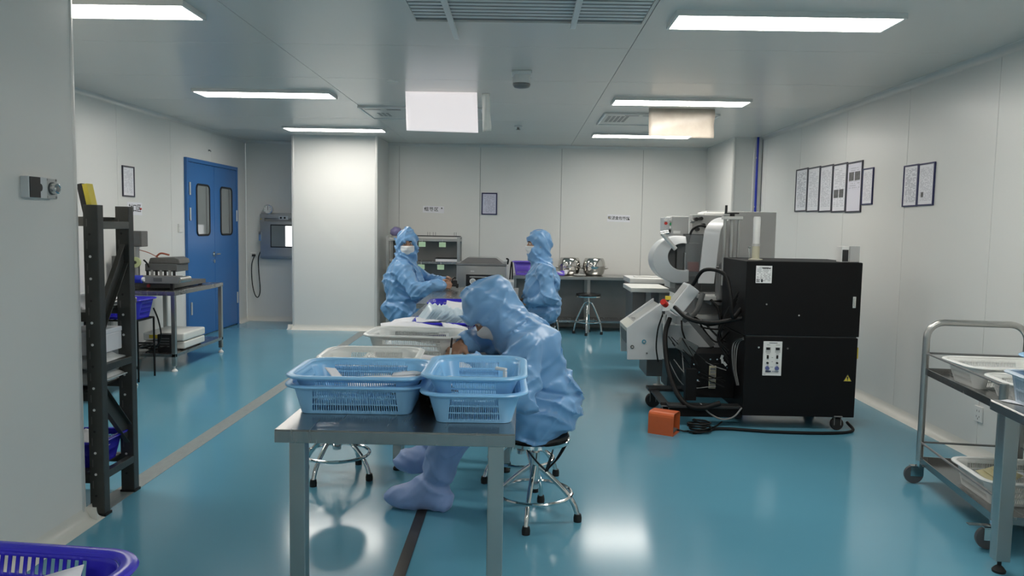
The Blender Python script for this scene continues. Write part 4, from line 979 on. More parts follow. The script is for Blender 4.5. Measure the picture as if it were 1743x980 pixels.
on_plate('brand_strip',0.15,0.45,0.105,0.145,mat('plate_navy',(0.03,0.04,0.10),0.4),0.0006); on_plate('brand_strip',0.50,0.86,0.112,0.138,mat('plate_slate',(0.25,0.27,0.33),0.4),0.0006)
for a,b,c in ((0.18,0.36,0.89),(0.66,0.88,0.89),(0.16,0.36,0.635),(0.68,0.86,0.635),(0.40,0.56,0.245),(0.46,0.54,0.52),(0.46,0.54,0.40),(0.05,0.17,0.03),(0.15,0.85,0.08)): on_plate('small_print',a,b,c,c+0.012,m_wire,0.0006)
for sx,sz in ((1.700,0.592),(1.905,0.588)):
    k_ = MB(); k_.cone((sx,y0,sz),(sx,y0-0.012,sz),0.010,0.007,n=12); obj('latch_screw', k_, m_chrome, t, smooth=True)
for sx,sz in ((1.743,0.90),(1.975,0.825)):
    k_ = MB(); k_.cone((sx,y0-0.004,sz),(sx,y0-0.008,sz),0.006,n=10); obj('screw', k_, m_chrome, t)
# data sheet
S6 = sheet_mat('data_plate_print',(0.76,0.76,0.76),(0.2,0.2,0.2),lines=13,margin=0.06,word=7)
ds = obj('data_sheet', MB().box(1.660,1.772,y0-0.0062,y0-0.0042,1.050,1.172), S6, t)
obj('sheet_heading', MB().box(1.702,1.764,y0-0.0068,y0-0.0062,1.152,1.159), m_ink, ds); obj('sheet_block', MB().box(1.697,1.710,y0-0.0068,y0-0.0062,1.056,1.078), m_ink, ds)
for i in range(2):
    for j in range(2): obj('sheet_icon', MB().box(1.666+i*0.012,1.674+i*0.012,y0-0.0068,y0-0.0062,1.056+j*0.012,1.064+j*0.012), m_ink, ds)
# door handle and warning triangles
k_ = MB(); k_.lathe([(0.012,-0.028),(0.013,0.028)],n=16); obj('handle_plate', MB().box(2.350,2.372,y0-0.009,y0-0.004,0.885,0.965), m_alu, t, bevel=0.006); obj('handle_lever', MB().box(2.355,2.367,y0-0.015,y0-0.009,0.895,0.955), m_chrome, t, bevel=0.004)
def warn(x,z,y,s,parent):
    o = obj('warning_triangle', MB().prism([(x-s,z),(x+s,z),(x,z+1.75*s)],y-0.0015,y), m_yellow, parent)
    me = MB().prism([(x-s*0.13,z+0.5*s),(x+s*0.13,z+0.5*s),(x+s*0.18,z+1.15*s),(x-s*0.18,z+1.15*s)],y-0.0022,y-0.0015); me.prism([(x-s*0.13,z+0.22*s),(x+s*0.13,z+0.22*s),(x+s*0.13,z+0.40*s),(x-s*0.13,z+0.40*s)],y-0.0022,y-0.0015)
    e = MB(); 
    for (p,q) in (((x-s,z),(x+s,z)),((x+s,z),(x,z+1.75*s)),((x,z+1.75*s),(x-s,z))): e.cone((p[0],y-0.0018,p[1]),(q[0],y-0.0018,q[1]),s*0.07,n=6)
    obj('bolt_mark', me, m_ink, o); obj('triangle_border', e, m_ink, o)
warn(2.343,0.358,y0,0.029,t)
obj('side_hinge', MB().box(x1,x1+0.010,y0+0.01,y0+0.03,0.52,0.60), m_yellow, t)
# open left side: terminal rail, wiring, small boxes
obj('inner_frame', MB().box(1.28,x0-0.002,5.72,6.04,0.17,0.50), m_black, t)
obj('inner_plate', MB().box(1.22,1.30,5.60,5.66,0.17,0.40), m_black, t)
tb = obj('terminal_block', MB().box(1.415,1.465,5.705,5.72,0.24,0.41), mat('terminal_cream',(0.48,0.44,0.30),0.4), t, bevel=0.002)
for k in range(6): obj('terminal', MB().box(1.420,1.460,5.698,5.705,0.250+k*0.026,0.268+k*0.026), m_dgrey if k%2 else m_wire, tb)
obj('tilted_box', MB().box(-0.07,0.07,-0.04,0.04,-0.045,0.045, TR(1.25,5.75,0.545)@Matrix.Rotation(0.45,4,'Y')), mat('box_slate',(0.07,0.08,0.08),0.4), t, bevel=0.004)
for k,(xx,zz) in enumerate(((1.50,0.48),(1.505,0.45),(1.525,0.43))): obj('white_tag', MB().box(-0.009,0.009,-0.002,0.002,-0.016,0.016, TR(xx,5.69,zz)@Matrix.Rotation(0.3-0.5*k,4,'Y')), m_wplast, t)
for k,(xx,zz) in enumerate(((1.30,0.42),(1.34,0.36),(1.42,0.46),(1.47,0.46),(1.33,0.30),(1.545,0.40))): s = MB(); s.cone((xx,5.716,zz),(xx,5.705,zz),0.006,n=10); obj('bolt', s, m_chrome, t)
rr = random.Random(5)
for k in range(11):
    a = Vector((1.10+rr.uniform(0,0.15),5.70+rr.uniform(0,0.2),0.50+rr.uniform(-0.08,0.12))); b = Vector((1.42+rr.uniform(-0.1,0.12),5.66,0.24+rr.uniform(0,0.20)))
    mid = (a+b)/2+Vector((rr.uniform(-0.05,0.05),-0.04,-0.05-rr.uniform(0,0.06)))
    p = MB(); p.tube(bez([a,mid,b],16),0.0035,6); obj('wire', p, m_wire if k%3 == 0 else m_cable, t, smooth=True)
for k in range(6):
    o_ = 0.008*k
    p = MB(); p.tube(bez([(1.60,5.50,0.66-o_*0.4),(1.545+o_,5.55,0.62),(1.53+o_,5.56,0.55),(1.545+o_*0.6,5.56,0.42),(1.575+o_*0.4,5.55,0.30)],22),0.0045,6); obj('wire', p, m_wire if k%2 else m_cable, t, smooth=True)
for k in range(4):
    p = MB(); p.tube(bez([(1.58,5.60+0.02*k,0.98-0.03*k),(1.50,5.64,0.80-0.02*k),(1.45+0.02*rr.random(),5.65,0.62),(1.53,5.62,0.45+0.03*k)],22),0.006,6); obj('wire', p, m_cable, t, smooth=True)
p = MB(); p.tube(bez([(1.32,5.55,0.16),(1.38,5.50,0.10),(1.46,5.46,0.07),(1.54,5.46,0.09),(1.60,5.48,0.15)],22),0.006,7); obj('wire', p, m_wire, t, smooth=True)
p = MB(); p.tube(bez([(1.60,5.60,0.85),(1.52,5.52,0.80),(1.50,5.52,0.95),(1.47,5.60,1.10),(1.36,5.75,1.12),(1.30,5.85,1.0)],30),0.014,10); obj('hose', p, m_cable, t, smooth=True)
p = MB(); p.tube(bez([(1.60,5.56,0.79),(1.40,5.60,0.745),(1.25,5.70,0.76),(1.17,5.85,0.83)],30),0.016,10); obj('hose', p, m_cable, t, smooth=True)
# floor cables in front of the cabinet
t2 = thing('floor_cable','black cable lying on the floor in front of the power cabinet','cable',(1.7,5.4,0),0,world=True)
p = MB(); p.tube(bez([(1.22,5.30,0.012),(1.45,5.42,0.012),(1.8,5.36,0.012),(2.2,5.36,0.012),(2.38,5.44,0.012),(2.41,5.60,0.03)],50),0.011,8); obj('cable', p, m_cable, t2, smooth=True)
# white filter tube standing on the cabinet
t3 = thing('filter_tube','white tube on a clear base standing on the black cabinet','tube',(1.72,5.70,1.205))
obj('flange', MB().lathe([(0.05,0),(0.05,0.006),(0.032,0.010)],n=24), mat('cream_flange',(0.6,0.58,0.48),0.3), t3, smooth=True)
obj('clear_base', MB().lathe([(0.027,0.010),(0.027,0.085),(0.025,0.10)],n=20), mat('clear_base',(0.50,0.48,0.36),0.15), t3, smooth=True)
obj('clamp', MB().lathe([(0.028,0.10),(0.028,0.118)],n=20), m_grey, t3, smooth=True)
obj('white_tube', MB().lathe([(0.024,0.118),(0.026,0.30),(0.022,0.315)],n=24), m_wplast, t3, smooth=True)
s = MB(); s.tube(bez([(-0.045,0,0.010),(-0.05,0,0.08),(-0.052,0,0.09)],6),0.003,6); s.cone((-0.055,0,0.088),(-0.043,0,0.094),0.008,n=10); obj('side_valve', s, m_chrome, t3)

# ================================================================== grey printing machine behind the cabinet
t = thing('printing_machine','large grey pad printing machine with a tilted control box','machine',(1.6,6.8,0),0,world=True)
def pbox(nm, px0,py0,px1,py1,y,dep,mm,bev=0.004,par=None,plane=None):
    a = at_y(px0,py1,y); b = at_y(px1,py0,y)
    return obj(nm, MB().box(a.x,b.x,y,y+dep,a.z,b.z), mm, par or t, bevel=bev)
YM = 6.75
# main cabinet
pbox('back_panel',1196,361,1322,560,7.0,0.25,m_grey)
pbox('main_column',1172,366,1232,560,6.90,0.12,m_grey)
pbox('control_head',1143,368,1173,404,6.70,0.30,m_grey,0.010)
pl = pbox('button_panel',1130,370,1147,398,6.76,0.20,m_lgrey,0.006)
for (px_,py_,mm) in ((1133,380,m_red),(1142,381,m_green),(1133,374,m_wplast),(1142,375,m_wplast),(1139,393,m_blackp),(1141,387,m_wplast)):
    c = at_y(px_,py_,6.755); k_ = MB(); k_.cone((c.x,c.y,c.z),(c.x,c.y-0.018,c.z),0.013,n=14); obj('button', k_, mm, pl, smooth=True)
c = at_y(1152,395,6.70); obj('head_label', MB().box(c.x-0.03,c.x+0.03,6.698,6.70,c.z-0.012,c.z+0.012), m_wplast, t)
for (px_,py_) in ((1177,377),(1184,373),(1192,372),(1186,390),(1196,383)):
    c = at_y(px_,py_,6.89); k_ = MB(); k_.cone((c.x,6.90,c.z),(c.x,6.84,c.z),0.016,n=14); obj('valve_knob', k_, m_chrome if px_%2 else m_blackp, t, smooth=True)
obj('top_cover', MB().box(1.62,1.86,6.95,7.2,1.545,1.575), m_white, t, bevel=0.01)
# curved reel guard (open ring) with its bore turned towards the mechanism
c = at_y(1158,442,6.45); ro, ri = 0.225, 0.128; n_ = 26; V = []; A0, A1 = math.radians(78), math.radians(292)
gm = MB()
for k in range(n_+1):
    a = A0+(A1-A0)*k/n_; ca, sa = math.cos(a), math.sin(a)
    for (r_,yy,ox,oz) in ((ri,0.0,0.02,0.025),(ro,0.06,0,0),(ro,0.30,0,0),(ri,0.30,0.02,0.025)): V.append((c.x+ox+r_*ca*1.0, 6.42+yy, c.z+oz+r_*sa*0.88))
fs = [(k*4+j,k*4+(j+1)%4,(k+1)*4+(j+1)%4,(k+1)*4+j) for k in range(n_) for j in range(4)]+[(3,2,1,0),(n_*4,n_*4+1,n_*4+2,n_*4+3)]
gm.add(V,fs); obj('reel_guard', gm, m_lgrey, t, smooth=50, bevel=0.006)
k_ = MB(); k_.cone((c.x+0.02,6.58,c.z+0.025),(c.x+0.02,6.72,c.z+0.025),0.125,n=28); obj('reel_core', k_, m_dgrey, t, smooth=True)
a = at_y(1128,398,6.40); b = at_y(1150,424,6.40); k_ = MB(); k_.cone(a,b,0.018,n=16); obj('gas_strut', k_, m_alu, t, smooth=True)
k_ = MB(); k_.cone(at_y(1124,398,6.42),at_y(1138,396,6.42),0.022,n=14); obj('strut_end', k_, m_chrome, t, smooth=True)
# mechanism
pbox('mechanism_box',1150,414,1192,500,6.52,0.30,m_dgrey); pbox('mechanism_plate',1160,398,1198,500,6.60,0.05,m_dgrey); pbox('red_block',1170,446,1190,462,6.50,0.04,mat('dull_red',(0.22,0.05,0.04),0.5)); pbox('spindle_block',1163,430,1168,492,6.48,0.04,m_steel)
pbox('lower_block',1140,470,1165,490,6.55,0.25,m_grey); pbox('lower_bed',1180,500,1275,545,6.45,0.5,m_mgrey); pbox('lower_mech',1185,455,1270,505,6.62,0.25,m_dgrey); pbox('motor_housing',1232,448,1262,500,6.30,0.2,m_dgrey,0.02); pbox('slide_plate',1195,505,1272,511,6.25,0.3,m_alu,0.002); pbox('slide_plate',1210,515,1272,519,6.22,0.3,m_mgrey,0.002)
pbox('side_shield',1165,400,1196,470,6.46,0.004,m_acryl,0.001)
# white curved chute
band = MB(); P = [at_y(*p) for p in ((1202,482,6.2),(1206,450,6.2),(1212,400,6.2),(1216,386,6.24),(1224,376,6.34),(1234,371,6.5),(1244,370,6.7))]
P = bez(P,24); V = []
for i,p in enumerate(P):
    wv = 0.062
    V += [(p.x-wv,p.y,p.z),(p.x+wv,p.y,p.z),(p.x+wv,p.y+0.02,p.z-0.004),(p.x-wv,p.y+0.02,p.z-0.004)]
n_ = len(P); band.add(V,[(k*4+j,k*4+(j+1)%4,(k+1)*4+(j+1)%4,(k+1)*4+j) for k in range(n_-1) for j in range(4)]+[(3,2,1,0),((n_-1)*4,(n_-1)*4+1,(n_-1)*4+2,(n_-1)*4+3)])
obj('curved_chute', band, mat('chute_white',(0.62,0.63,0.64),0.3,var=0.05), t, smooth=50)
# vertical guide with shafts and crank
top = at_y(1247,371,6.15)
obj('guide_head', MB().box(top.x-0.075,top.x+0.075,6.12,6.2,top.z-0.012,top.z+0.012), m_alu, t, bevel=0.003)
for dx, r_ in ((-0.055,0.014),(0.0,0.02),(0.055,0.012)):
    k_ = MB(); k_.cone((top.x+dx,6.16,0.98),(top.x+dx,6.16,top.z-0.012),r_,n=14); obj('guide_shaft', k_, m_steel, t, smooth=True)
k_ = MB(); k_.cone((top.x,6.16,top.z+0.012),(top.x,6.16,top.z+0.035),0.02,n=14); obj('crank_hub', k_, m_blackp, t)
obj('crank_arm', MB().box(top.x-0.06,top.x+0.05,6.15,6.17,top.z+0.032,top.z+0.042), m_blackp, t); k_ = MB(); k_.cone((top.x-0.05,6.16,top.z+0.042),(top.x-0.05,6.16,top.z+0.10),0.010,n=12); obj('crank_handle', k_, m_blackp, t, smooth=True)
obj('guide_carriage', MB().box(top.x-0.08,top.x+0.06,6.18,6.30,0.86,1.10), m_mgrey, t, bevel=0.006)
# lower light-grey table body
pbox('bed_body',1130,555,1275,592,6.35,0.55,m_lgrey); pbox('bed_front',1150,540,1275,565,6.40,0.5,m_lgrey); pbox('bed_top',1185,538,1275,543,6.36,0.5,m_alu,0.002); pbox('bed_foot',1135,590,1270,660,6.75,0.3,m_dgrey)
pbox('bed_undercarriage',1100,612,1128,640,6.55,0.4,m_dgrey)
# sloping infeed module at the left
def side_poly(pts,y): return [(at_y(a,b,y).x, at_y(a,b,y).z) for a,b in pts]
sp = side_poly([(1068,612),(1127,612),(1127,516),(1067,558)],6.20)
obj('infeed_side', MB().prism(sp,6.20,6.23), m_lgrey, t, bevel=0.003)
obj('infeed_side', MB().prism(sp,6.62,6.65), m_lgrey, t, bevel=0.003)
p0, p1 = sp[3], sp[2]
def slope(f): return (p0[0]+(p1[0]-p0[0])*f, p0[1]+(p1[1]-p0[1])*f)
for nm,f0,f1,ya,yb,mm,lift in (('infeed_lip',0.0,0.22,6.23,6.62,mat('lip_cream',(0.62,0.62,0.56),0.35),0.0),('infeed_belt',0.22,1.0,6.26,6.59,m_grey,-0.02),('infeed_rail',0.22,1.0,6.23,6.26,m_lgrey,0.002),('infeed_rail',0.22,1.0,6.59,6.62,m_lgrey,0.002)):
    a, b = slope(f0), slope(f1); th = 0.03
    obj(nm, MB().prism([(a[0],a[1]+lift),(b[0],b[1]+lift),(b[0],b[1]+lift-th),(a[0],a[1]+lift-th)],ya,yb), mm, t)
obj('infeed_front', MB().prism([(p0[0],p0[1]-0.01),(p0[0]+0.02,p0[1]-0.01),(sp[0][0]+0.02,sp[0][1]+0.12),(sp[0][0],sp[0][1]+0.12)],6.23,6.62), m_dgrey, t)
for px_,py_,mm,r_ in ((1096,581,mat('teal_knob',(0.05,0.25,0.35),0.3),0.017),(1076,590,m_dgrey,0.015),(1101,601,m_blackp,0.006)):
    c = at_y(px_,py_,6.20); k_ = MB(); k_.cone((c.x,6.20,c.z),(c.x,6.188,c.z),r_,n=18); ko = obj('round_knob', k_, mm, t, smooth=True)
    k_ = MB(); k_.cone((c.x,6.188,c.z),(c.x,6.185,c.z),r_*0.5,n=14); obj('knob_centre', k_, m_grey, ko)
c = at_y(1087,549,6.25); obj('infeed_print', MB().cbox((c.x-0.02,6.42,c.z+0.02),0.03,0.05,0.002), m_dgrey, t)
k_ = MB(); q = at_z(1100,640,0.0); k_.cone((q.x,6.75,0.0),(q.x,6.75,0.05),0.045,n=18); k_.cone((q.x,6.75,0.05),(q.x,6.75,0.30),0.016,n=12); obj('levelling_foot', k_, m_alu, t, smooth=True)
# flat upper tray conveyors behind the infeed
pbox('tray_conveyor',1074,491,1140,497,6.95,0.55,m_case,0.004); pbox('tray_conveyor',1072,475,1140,482,7.6,0.5,m_alu,0.004); pbox('tray_leg',1074,497,1098,600,7.0,0.45,m_dgrey,0.003); pbox('tray_leg',1120,497,1140,560,7.0,0.45,m_mgrey,0.003); pbox('tray_edge',1072,482,1140,489,7.62,0.4,mat('tray_brown',(0.22,0.17,0.15),0.4),0.002); pbox('tray_leg',1085,489,1100,570,7.75,0.3,m_dgrey,0.003); pbox('tray_rail',1080,471,1130,474,7.8,0.1,m_alu,0.002)
# tilted control box with emergency stop
A = at_y(1148,532,5.95); B = at_y(1182,489,5.95); ax = (B-A).normalized(); L_ = (B-A).length
nx = Vector((ax.z,0,-ax.x)); M_ = Matrix((ax,Vector((0,1,0)),nx)).transposed().to_4x4(); M_.translation = A
# local x along the box, y depth, z thickness
if nx.x > 0: pass
cb = obj('control_box', MB().box(0,L_,0,0.22,-0.045,0.055,M_), m_lgrey, t, bevel=0.008)
obj('box_screen', MB().box(0.05,L_-0.02,0.03,0.19,-0.048,-0.045,M_), m_grey, cb); 
e0 = at_y(1133,520,5.93); k_ = MB(); dv = -nx
obj('stop_housing', MB().cbox((e0.x+0.01,5.98,e0.z-0.015),0.06,0.07,0.06), m_wplast, t, bevel=0.006)
k_.cone(e0+Vector((0.005,0.03,0.005)),e0+Vector((-0.022,-0.005,0.03)),0.026,0.024,n=18); obj('stop_button', k_, m_red, t, smooth=True)
c = at_y(1137,507,6.02); obj('yellow_label', MB().box(c.x-0.02,c.x+0.022,6.02,6.03,c.z-0.015,c.z+0.015), m_yellow, t)
arm = MB(); arm.tube([at_y(1168,535,6.05),at_y(1213,588,6.05)],0.030,4); obj('box_arm', arm, m_dgrey, t); arm = MB(); arm.tube(bez([at_y(1165,545,6.0),at_y(1185,530,6.1),at_y(1196,500,6.2)],10),0.022,10); obj('arm_bracket', arm, m_dgrey, t, smooth=True)
k_ = MB(); a = at_y(1132,535,6.05); k_.cone((a.x,6.05,0.40),(a.x,6.05,a.z),0.014,n=12); obj('stop_post', k_, m_alu, t, smooth=True)
# hoses and cables of the machine
def hose(pts, r, mm=m_cable, y=None):
    p = MB(); p.tube(bez([at_y(*q) for q in pts],40),r,10); obj('hose', p, mm, t, smooth=True)
hose([(1140,542,5.95),(1132,570,5.85),(1136,620,5.75),(1148,660,5.62),(1168,688,5.52),(1195,694,5.48),(1225,686,5.5)],0.019)
hose([(1128,535,5.98),(1120,560,5.98),(1117,590,6.0),(1120,615,6.05)],0.006)
hose([(1160,545,6.0),(1162,565,5.98),(1172,585,5.98),(1195,594,5.98),(1215,590,5.98)],0.007)
hose([(1180,540,6.1),(1205,552,6.0),(1240,545,5.9),(1272,535,5.7)],0.014)
hose([(1210,510,6.2),(1222,525,6.15),(1226,545,6.1),(1224,560,6.1)],0.011)
hose([(1170,545,6.1),(1200,558,6.1),(1250,560,6.0),(1272,550,5.8)],0.007); hose([(1185,540,6.1),(1205,570,6.05),(1222,582,6.0),(1240,565,5.9)],0.007); hose([(1195,545,6.2),(1225,575,6.05),(1250,585,5.9),(1265,575,5.7)],0.008)
hose([(1224,560,6.1),(1228,580,6.0),(1236,600,5.9),(1245,620,5.8)],0.009)
hose([(1170,415,6.5),(1178,392,6.5),(1192,384,6.5),(1205,390,6.5),(1205,410,6.5)],0.010)
warn(at_y(1239,552,6.33).x, at_y(1239,553,6.33).z, 6.345, 0.028, t)

# ================================================================== foot pedal
t = thing('foot_pedal','orange metal foot pedal housing on the floor','pedal',(1.02,5.33,0),-0.50)
m = MB(); W, D, Hh, th = 0.075, 0.09, 0.155, 0.005
P = [(-W,0),(-W,Hh-0.03)]+[(-W+0.03-0.03*math.cos(a),Hh-0.03+0.03*math.sin(a)) for a in (PI/6,PI/3,PI/2)]+[(W-0.03+0.03*math.sin(a),Hh-0.03+0.03*math.cos(a)) for a in (0,PI/6,PI/3,PI/2)]+[(W,0)]
inner = [(x*(1-th/W),min(z,Hh-th) if z > 0.01 else z) for x,z in P]
# hood open towards the operator at its right end: closed left wall
m.prism(P+[(W-th,0)]+[(x,z) for x,z in reversed(inner[1:-1])]+[(-W+th,0)],-D,D)
o = obj('hood', m, m_orange, t); o.rotation_euler = (0,0,PI/2)
m = MB().box(-D+0.002,-D+0.008,-W+0.004,W-0.004,0.002,Hh-0.012); obj('end_wall', m, m_orange, t)
obj('base', MB().box(-D,D,-W+0.006,W-0.006,0,0.012), m_orange, t); obj('treadle', MB().box(-0.06,0.08,-0.045,0.045,0.03,0.042, Matrix.Rotation(0.12,4,'Y')), m_dgrey, t)
t = thing('pedal_cable','coiled black cable beside the orange foot pedal','cable',(1.28,5.33,0),0,world=True)
P = [(1.10,5.35,0.02),(1.16,5.33,0.012)]
for k in range(40): a = k*0.62; P.append((1.27+(0.075+0.012*math.sin(k*1.7))*math.cos(a+PI), 5.34+0.05*math.sin(a+PI), 0.012+0.0018*k))
P += [(1.36,5.40,0.03),(1.42,5.48,0.012),(1.5,5.62,0.012)]
p = MB(); p.tube(bez(P,130),0.0065,7); obj('coil', p, m_cable, t, smooth=True)
# ================================================================== people: smooth implicit bodies turned into one continuous mesh
_rs = np.random.RandomState(4); _lat = _rs.rand(64,64,64).astype(np.float32)
def vnoise(x,y,z):
    ix,iy,iz = np.floor(x).astype(np.int32),np.floor(y).astype(np.int32),np.floor(z).astype(np.int32)
    fx,fy,fz = x-ix,y-iy,z-iz; fx = fx*fx*(3-2*fx); fy = fy*fy*(3-2*fy); fz = fz*fz*(3-2*fz)
    a = lambda i,j,k: _lat[(ix+i)&63,(iy+j)&63,(iz+k)&63]
    l = lambda p,q,t: p+(q-p)*t
    return l(l(l(a(0,0,0),a(1,0,0),fx),l(a(0,1,0),a(1,1,0),fx),fy),l(l(a(0,0,1),a(1,0,1),fx),l(a(0,1,1),a(1,1,1),fx),fy),fz)
class Field:
    def __init__(s, lo, hi, res):
        s.res = res; s.lo = np.array(lo,dtype=np.float32)
        s.n = [int(math.ceil((h-l)/res))+1 for l,h in zip(lo,hi)]
        s.ax = [np.float32(s.lo[i])+np.arange(s.n[i],dtype=np.float32)*np.float32(res) for i in range(3)]
        s.d = np.full(s.n, 0.3, np.float32)
    def sub(s, lo, hi):
        sl = []; 
        for i in range(3):
            a = max(0,int((lo[i]-s.lo[i])/s.res)); b = min(s.n[i],int((hi[i]-s.lo[i])/s.res)+2)
            if b <= a: return None
            sl.append(slice(a,b))
        sl = tuple(sl)
        return sl, s.ax[0][sl[0]][:,None,None], s.ax[1][sl[1]][None,:,None], s.ax[2][sl[2]][None,None,:]
    def union(s, sl, p, k):
        a = s.d[sl]
        if k <= 0: s.d[sl] = np.minimum(a,p); return
        h = np.clip(0.5+0.5*(a-p)/k,0,1); s.d[sl] = a+(p-a)*h - k*h*(1-h)
    def cone(s, a, b, ra, rb, k=0.03, flat=None):
        """tapered limb segment; flat=(axis, factor) squashes the section along a direction"""
        a = np.array(a,dtype=np.float32); b = np.array(b,dtype=np.float32); m = max(ra,rb)+0.07+k
        r = s.sub(np.minimum(a,b)-m, np.maximum(a,b)+m)
        if r is None: return
        sl,X,Y,Z = r; ab = b-a; L2 = float(ab@ab)+1e-9
        px,py,pz = X-a[0],Y-a[1],Z-a[2]
        t = np.clip((px*ab[0]+py*ab[1]+pz*ab[2])/L2,0,1)
        qx,qy,qz = px-t*ab[0],py-t*ab[1],pz-t*ab[2]
        dd = qx*qx+qy*qy+qz*qz
        if flat:
            n = np.array(flat[0],dtype=np.float32); n /= np.linalg.norm(n); c = qx*n[0]+qy*n[1]+qz*n[2]
            dd = dd + c*c*(1/flat[1]**2-1)
        s.union(sl, np.sqrt(dd)-(ra+(rb-ra)*t), k)
    def ell(s, c, axes, rad, k=0.03, cut=False):
        c = np.array(c,dtype=np.float32); m = max(rad)+0.06+k; r = s.sub(c-m,c+m)
        if r is None: return
        sl,X,Y,Z = r; px,py,pz = X-c[0],Y-c[1],Z-c[2]; k0 = 0; k1 = 0
        for ax,ra in zip(axes,rad):
            q = px*ax[0]+py*ax[1]+pz*ax[2]; k0 = k0+(q/ra)**2; k1 = k1+(q/ra**2)**2
        k0 = np.sqrt(k0); p = k0*(k0-1)/(np.sqrt(k1)+1e-6)
        if cut:
            a = s.d[sl]; q = -p; h = np.clip(0.5-0.5*(a-q)/k,0,1); s.d[sl] = a+(q-a)*h + k*h*(1-h)
        else: s.union(sl,p,k)
    def folds(s, amp=0.009, seed=0.0):
        X,Y,Z = s.ax[0][:,None,None]+seed,s.ax[1][None,:,None]-seed,s.ax[2][None,None,:]+0*s.ax[0][:,None,None]
        X = X+0*Z+0*Y; Y = Y+0*X; Z = Z+0*X
        near = np.abs(s.d) < 0.06
        x,y,z = X[near],Y[near],Z[near]
        w = vnoise(x*5,y*5,z*5)-0.5; w2 = vnoise(x*5+9,y*5+3,z*5)-0.5
        x2,y2,z2 = x+0.12*w,y+0.12*w2,z+0.12*w
        a1 = x2*0.45+y2*0.25+z2*0.86; b1 = x2*0.86-z2*0.45; a2 = -x2*0.65+y2*0.35+z2*0.67; b2 = y2*0.9+x2*0.3
        n1 = vnoise(a1*17,b1*4,y2*5); n2 = vnoise(a2*26,b2*6,x2*6)
        r1 = (1-np.abs(2*n1-1))**3; r2 = (1-np.abs(2*n2-1))**2
        n3 = vnoise((x2*0.8-z2*0.5)*11,y2*3,(z2+x2)*3); r3 = 1-np.abs(2*n3-1)
        s.d[near] -= amp*1.5*(r1-0.3)+amp*0.9*(r2-0.35)+amp*0.8*(r3**4-0.2)
    def groove(s, c, nrm, rad, depth=0.014, width=0.013):
        c = np.array(c,dtype=np.float32); r = s.sub(c-rad,c+rad)
        if r is None: return
        sl,X,Y,Z = r; n = np.array(nrm,dtype=np.float32); n /= np.linalg.norm(n)
        h = (X-c[0])*n[0]+(Y-c[1])*n[1]+(Z-c[2])*n[2]; rr = np.sqrt((X-c[0])**2+(Y-c[1])**2+(Z-c[2])**2)
        s.d[sl] += depth*np.exp(-(h/width)**2)*(rr < rad)
    def mesh(s, name):
        d = s.d; ins = d < 0; nx,ny,nz = s.n
        c8 = [ins[i:nx-1+i,j:ny-1+j,k:nz-1+k] for i in (0,1) for j in (0,1) for k in (0,1)]
        cnt = sum(c.astype(np.int8) for c in c8); act = (cnt > 0) & (cnt < 8)
        I = np.argwhere(act); idx = np.full(act.shape,-1,np.int32); idx[act] = np.arange(len(I))
        acc = np.zeros((len(I),3),np.float64); num = np.zeros(len(I))
        corners = [(i,j,k) for i in (0,1) for j in (0,1) for k in (0,1)]
        for a in corners:
            for axis in range(3):
                if a[axis]: continue
                b = list(a); b[axis] = 1
                da = d[I[:,0]+a[0],I[:,1]+a[1],I[:,2]+a[2]]; db = d[I[:,0]+b[0],I[:,1]+b[1],I[:,2]+b[2]]
                mk = (da < 0) != (db < 0); t = np.where(mk, da/(da-db+1e-12), 0)
                p = np.array(a,float)[None,:]+0*acc; p[:,axis] += t
                acc[mk] += p[mk]; num[mk] += 1
        V = (I+acc/num[:,None])*s.res+s.lo[None,:]
        faces = []
        for axis in range(3):
            o1,o2 = [(1,2),(2,0),(0,1)][axis]
            sl0 = [slice(1,-1)]*3; sl0[axis] = slice(0,-1); sl1 = [slice(1,-1)]*3; sl1[axis] = slice(1,None)
            A = ins[tuple(sl0)]; B = ins[tuple(sl1)]
            E = np.argwhere(A != B); inside = A[A != B]
            E = E.copy(); 
            for q in (o1,o2): E[:,q] += 1
            def cell(d1,d2):
                c = E.copy(); c[:,o1] += d1; c[:,o2] += d2; return idx[c[:,0],c[:,1],c[:,2]]
            Q = np.stack([cell(-1,-1),cell(0,-1),cell(0,0),cell(-1,0)],1)
            Q[~inside] = Q[~inside][:,::-1]; faces.append(Q)
        Fc = np.concatenate(faces); Fc = Fc[(Fc >= 0).all(1)]
        me = bpy.data.meshes.new(name)
        me.vertices.add(len(V)); me.vertices.foreach_set('co', V.astype(np.float32).ravel())
        me.loops.add(Fc.size); me.loops.foreach_set('vertex_index', Fc.astype(np.int32).ravel())
        me.polygons.add(len(Fc)); me.polygons.foreach_set('loop_start', np.arange(0,Fc.size,4,dtype=np.int32)); me.polygons.foreach_set('loop_total', np.full(len(Fc),4,np.int32))
        me.update(); me.validate()
        me.polygons.foreach_set('use_smooth', [True]*len(me.polygons)); return me

